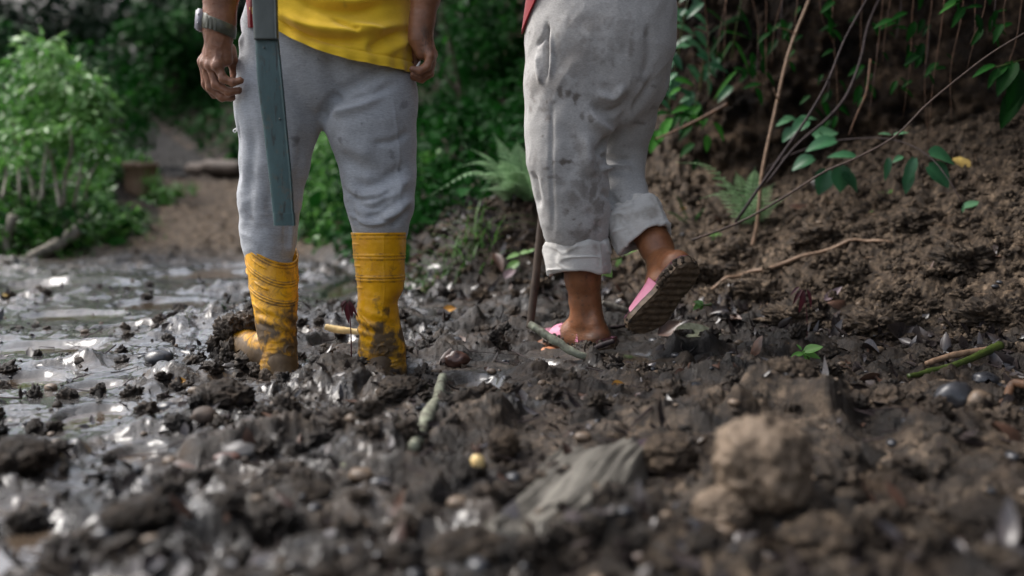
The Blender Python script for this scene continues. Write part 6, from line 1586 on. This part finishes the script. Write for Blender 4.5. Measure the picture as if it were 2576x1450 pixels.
lone_leaf('small yellow leaf at the far left on the shiny mud', 8, 745, 4.2, 60, 24, .7, 'yellowleaf')

# lichen-covered sticks, walking stick and weathered wood
def wood(name, label, cat, pts, r, mt, seed, sides=16, n=60, bump=.35): 
    q = [P(*p) for p in pts]; q = [np.array([a[0], a[1], max(a[2], gz(a[0], a[1]) + .016)]) for a in q]
    mb = MB(); add_tube(mb, q, r, sides, n, bump, seed); return tag(mb.build(name, M[mt]), label, cat)
wood('broken_stick', 'lichen-covered broken stick lying in front of the planted sandal', 'stick', [(1332, 815, 2.72), (1365, 838, 2.70), (1405, 862, 2.68), (1450, 890, 2.66), (1475, 902, 2.66)], [.0095, .0115, .012, .011, .008], 'lichen', 3, bump=.45)
wood('broken_stick', 'short dark broken twig leaning over the muddy sole', 'stick', [(1490, 880, 2.75), (1515, 868, 2.74), (1545, 858, 2.73)], [.006, .008, .007], 'darkstick', 5)
wood('broken_stick', 'pale lichen-covered stick pointing at the camera in the centre foreground', 'stick', [(1112, 950, 2.32), (1100, 1010, 2.15), (1082, 1070, 1.98), (1060, 1130, 1.84), (1040, 1205, 1.72)], [.011, .013, .014, .013, .011], 'lichen', 7, bump=.5)
wood('broken_stick', 'short shiny black stick in the left foreground', 'stick', [(505, 1085, 2.0), (540, 1080, 2.0), (580, 1078, 2.0)], [.009, .010, .008], 'darkstick', 9)
wood('broken_stick', 'green and yellow stem lying at the foot of the right slope', 'stick', [(2285, 962, 2.42), (2340, 935, 2.46), (2420, 912, 2.5), (2515, 870, 2.6)], [.006, .008, .008, .012], 'green_stem', 11)
wood('broken_stick', 'brown stem lying just above the green and yellow stem', 'stick', [(2330, 915, 2.55), (2400, 893, 2.58), (2490, 880, 2.6)], [.007, .008, .009], 'twig', 13)
wood('broken_stick', 'orange brown broken twig standing at the right edge', 'stick', [(2515, 1040, 2.1), (2535, 1000, 2.12), (2548, 965, 2.14), (2590, 970, 2.1)], [.007, .009, .009, .010], 'root', 15)
wood('broken_stick', 'dark twig behind the planted heel', 'stick', [(1525, 832, 3.15), (1560, 822, 3.17), (1600, 812, 3.2)], [.005, .006, .004], 'darkstick', 17)
wood('wood_chip', 'grey split wood chip on the mud between her feet', 'wood chip', [(1515, 762, 3.3), (1545, 772, 3.3), (1600, 790, 3.3)], [.008, .012, .010], 'oldwood', 19)
wood('wood_chip', 'pale straw coloured wood chip on the mud beside the red seedling', 'wood chip', [(818, 822, 3.1), (850, 830, 3.1), (905, 835, 3.1)], [.008, .012, .009], 'fruit', 21)
hand = P(1430, -60, YW + .22)
Tst = thing('walking_stick', 'brown wooden walking stick planted in the mud behind the leg of the person in sandals', 'walking stick', P(1333, 822, 3.12))
mb = MB(); add_tube(mb, [P(1333, 826, 3.12), P(1343, 740, 3.12), P(1350, 680, 3.12), P(1362, 560, 3.12), P(1385, 350, 3.13), P(1430, -60, YW + .24), P(1438, -140, YW + .25)], [.0125, .0130, .0125, .0120, .0125], 14, 60, .12, 4); mb.build('stick_shaft', M['bark'], Tst)

def weathered():
    """a split, grooved piece of old wood with a frayed end, half sunk in the mud"""
    a, b = np.array([.170, 1.72, 0]), np.array([.01, 1.29, 0]); a[2] = gz(a[0], a[1]) - .004; b[2] = gz(b[0], b[1]) + .002
    d = unit(b - a); s = unit(np.cross(d, [0, 0, 1.0])); u = np.cross(s, d); L = np.linalg.norm(b - a)
    n, m = 150, 110; t = np.linspace(0, 1, n); rows = []
    th = np.linspace(0, 2 * np.pi, m, endpoint=False)
    for k in t:
        w_ = .072 + .016 * math.sin(k * 3.0 + .6); h = .040 + .008 * math.sin(k * 7)
        c = a + d * L * k
        X = np.sign(np.cos(th)) * np.abs(np.cos(th)) ** .5 * w_; Z = np.sign(np.sin(th)) * np.abs(np.sin(th)) ** .6 * h
        gr = noise2(X * 95 + .6 * math.sin(k * 5), np.full(m, k * 1.2), 91) * .0095 + noise2(X * 260, np.full(m, k * 2.5), 92) * .0025
        step = .014 * sstep(-.02, .0, X - .015 * math.sin(k * 4)) 
        Z = Z + (gr + step * -1) * (np.sin(th) > .1)
        e = .035 * noise2(X * 60, np.full(m, 3.3), 93) * (k > .96) - .035 * noise2(X * 70, np.full(m, 8.3), 94) * (k < .04)
        rows.append(c + s * X[:, None] + u * Z[:, None] + d * np.atleast_1d(e)[:, None])
    c0, c1 = rows[0].mean(0), rows[-1].mean(0)
    rows = [c0 + (rows[0] - c0) * .02] + rows + [c1 + (rows[-1] - c1) * .02]
    V, F = loft(rows)
    # grain follows the piece: keep it in its own frame
    Rm = np.stack([s, d, u], 1); loc = (V - a) @ Rm
    me_o = mesh('weathered_wood', loc, F, M['oldwood'], None, (0, 0, 0), True)
    me_o.matrix_world = Matrix([[*Rm[0], a[0]], [*Rm[1], a[1]], [*Rm[2], a[2]], [0, 0, 0, 1]])
    tag(me_o, 'grey split piece of weathered wood half sunk in the blurred foreground', 'wood')
weathered()

# ---- loose litter nobody could count
def polar(n, r0, r1, a0=-33, a1=33, p=1.0, G=rng):
    r = np.exp(np.log(r0) + (np.log(r1) - np.log(r0)) * G.random(n) ** p); a = R(a0) + R(a1 - a0) * G.random(n)
    return r * np.sin(a), r * np.cos(a)
def scatter_clods():
    G = np.random.default_rng(61); base = [clod(1.0, 2, 3 + k, 1.0, (1, 1, .7), 2.1, 4) for k in range(10)] + [clod(1.0, 4, 23 + k, 1.1, (1, 1, .7), 2.0, 5) for k in range(6)]
    for name, n, rr, lab, rmin, rmax, onslope in (('mud_crumbs', 2100, (.95, 5.5), 'small loose lumps of wet mud all over the churned road', .004, .026, False), ('soil_crumbs', 6000, (1.9, 5.0), 'crumbly pale brown soil lumps covering the slope', .004, .024, True)):
        x, y = polar(n * 3, *rr, *((-38, 38) if not onslope else (-6, 44)), G=G)
        z, sr, sL, wt, pd = height(x, y)
        keep = (sr > .02) if onslope else ((sr < .08) & (sL < .1) & (G.random(len(x)) > .35 * wt) & (pd < .4) & (fbm2(x * 3.1, y * 3.1, 3, 41) + .25 * G.random(len(x)) > -.1))
        x, y, z = x[keep][:n], y[keep][:n], z[keep][:n]; mb = MB(); tn = []
        for i in range(len(x)):
            r = rmin + (rmax - rmin) * G.random() ** 4; big = r > .012; V, F = base[10 + i % 6] if big else base[i % 10]
            Rm = rotm(*(G.random(3) * 6.28)); mb.add(V @ Rm.T * r * np.array([1, 1, .85]) + [x[i], y[i], z[i] + r * .05], F)
            tn.append(np.full(len(V), (.55 + .45 * G.random()) if onslope else max(0, .45 * G.random() ** 2 + (.25 if x[i] > 0 else 0))))
        V = np.concatenate(mb.V); o = mesh(name, V, [np.concatenate(f) for f in mb.F.values()], M['mud'], None, (0, 0, 0), True, {'tan': np.concatenate(tn), 'wet': np.full(len(V), .1 if onslope else .35)})
        tag(o, lab, 'soil', kind='stuff')
scatter_clods()
def litter_leaves(name, n, mt, lab, rr, a0, a1, L, seed, dens):
    G = np.random.default_rng(seed); x, y = polar(n * 4, *rr, a0, a1, G=G); z, sr, sL, wt, pd = height(x, y)
    k = dens(x, y, sr, sL, wt, pd, G.random(len(x))); x, y, z = x[k][:n], y[k][:n], z[k][:n]; m = len(x)
    d = rdirs(m, .12, G); nr = unit([0, 0, 1.0] + G.normal(size=(m, 3)) * .42); s = L * (.45 + 1.0 * G.random(m))
    mb = MB(); add_leaves(mb, np.stack([x, y, z + .003], -1), d, nr, s, s * (.35 + .25 * G.random(m)), .45 * G.normal(size=m), .6 * G.normal(size=m), G.random(m) ** 2)
    tag(mb.build(name, M[mt], None, (0, 0, 0)), lab, 'leaf litter', kind='stuff')
litter_leaves('leaf_litter', 1300, 'deadleaf', 'black wet leaf scraps trodden into the mud', (1.0, 5.5), -30, 32, .034, 71,
              lambda x, y, sr, sL, wt, pd, r: (sL < 0) & (pd < .6) & (r < (.12 + .8 * gauss(x, y, -.98, 3.45, .42, .45) + .9 * sstep(-.1, .35, fbm2(x * 2.2, y * 2.2, 3, 72)) * (1 - .6 * wt) + .9 * np.exp(-((sr + .02) / .13) ** 2) * (x > .3)) * (1 - .8 * sstep(.12, .4, sr) * (x > .35))))
litter_leaves('slope_foot_litter', 1500, 'deadleaf', 'black wet leaves gathered in a band along the foot of the slope', (2.0, 4.2), 4, 32, .042, 75,
              lambda x, y, sr, sL, wt, pd, r: (r < np.exp(-((sr + .02) / .11) ** 2)) & (x > .45))
litter_leaves('mound_litter', 900, 'deadleaf', 'dark matted leaves covering the mound between the two people', (3.4, 5.4), -10, 10, .05, 76,
              lambda x, y, sr, sL, wt, pd, r: (sr > -.05) & (x < .5))
litter_leaves('brown_leaf_litter', 380, 'brownleaf', 'brown dead leaves scattered over the mud, slope and mound', (1.2, 5.5), -20, 32, .038, 73,
              lambda x, y, sr, sL, wt, pd, r: (sL < 0) & (pd < .5) & (wt < .5) & (r < .10 + .85 * ((sr > -.1) & (x < .45))))
def twigs(name, n, mt, lab, rr, a0, a1, L, rad, seed, dens):
    G = np.random.default_rng(seed); x, y = polar(n * 3, *rr, a0, a1, G=G); z, sr, sL, wt, pd = height(x, y)
    k = dens(sr, sL, G.random(len(x))); x, y = x[k][:n], y[k][:n]; mb = MB()
    for i in range(len(x)):
        a = G.random() * 6.28; l_ = L * (.3 + 1.2 * G.random() ** 2); t = np.linspace(-.5, .5, 5)
        px_ = x[i] + np.cos(a) * l_ * t + G.normal(size=5) * .03 * l_; py_ = y[i] + np.sin(a) * l_ * t + G.normal(size=5) * .03 * l_
        zz = height(px_, py_, False)[0]; zz = np.maximum(zz, zz.mean()) + .010 + .02 * t * G.normal()
        add_tube(mb, np.stack([px_, py_, zz], -1), rad * (.5 + G.random()) * np.array([1, .8, .5]), 5, 7, .2, i, a=G.random())
    tag(mb.build(name, M[mt], None, (0, 0, 0)), lab, 'twigs', kind='stuff')
twigs('twig_litter', 420, 'darktwig', 'thin dark wet twigs and rootlets lying on the mud', (1.2, 5.5), -30, 32, .11, .0016, 81, lambda sr, sL, r: sL < 0)
twigs('rootlet_litter', 260, 'twig', 'fine tan rootlets straggling over the soil slope', (2.4, 4.8), 0, 32, .12, .0011, 82, lambda sr, sL, r: sr > .05)
def pebbles():
    G = np.random.default_rng(91); x, y = polar(420, 1.05, 4.5, G=G); z, sr, sL, wt, pd = height(x, y); k = (sL < 0) & (pd < .5); x, y, z = x[k], y[k], z[k]
    for nm, mt, sel, lab in (('dark_pebbles', 'stone_dark', 0, 'small dark wet stones half sunk in the mud'), ('tan_pebbles', 'stone_tan', 1, 'small tan stones half sunk in the mud')):
        mb = MB()
        for i in range(len(x)):
            if i % 2 != sel: continue
            r = .004 + .011 * G.random() ** 2; V, F = clod(1.0, 2, i % 13, .12, (1.3, 1, .7), .8, 2); mb.add(V @ rotm(0, 0, G.random() * 6.28).T * r + [x[i], y[i], z[i] + r * .3], F)
        tag(mb.build(nm, M[mt], None, (0, 0, 0)), lab, 'pebbles', kind='stuff')
pebbles()
# individual dead leaves large enough to pick out near the walkers
G = np.random.default_rng(97); x, y = polar(400, 1.7, 3.6, -26, 28, G=G); z, sr, sL, wt, pd = height(x, y); k = (pd < .3) & (wt < .6) & (np.abs(sr) < .9); x, y, z = x[k][:48], y[k][:48], z[k][:48]
proto = []
for i in range(6):
    o = broad_leaf(np.zeros(3), [1, 0, .1], [0, 0, 1], .06, .028 + .004 * i, 'deadleaf' if i < 4 else 'brownleaf', None, 'dead_leaf', curl=[.5, -.3, .8, .2, -.5, .4][i], fold=[.5, .2, -.3, .7, .3, -.4][i], seed=i, org=(0, 0, 0)); proto.append(o)
for i in range(len(x)):
    o = proto[i % 6] if i < 6 else proto[i % 6].copy()
    if i >= 6: C.objects.link(o)
    o.location = (x[i], y[i], z[i] + .012); o.rotation_euler = (G.normal() * .5, G.normal() * .5, G.random() * 6.28); s = .6 + .7 * G.random(); o.scale = (s, s, s)
    X_, Y_ = x[i], y[i]
    where = 'in front of the boots' if X_ < -.1 and Y_ < 2.45 else 'to the left of the boots' if X_ < -.8 else 'beside or behind the boots' if X_ < -.1 else 'in the foreground right of the boots' if Y_ < 2.3 else 'at the foot of the soil slope' if X_ > .55 else 'around the planted sandal'
    tag(o, 'wet dark dead leaf lying on the churned mud ' + where, 'dead leaf', 'dead leaves ' + where)
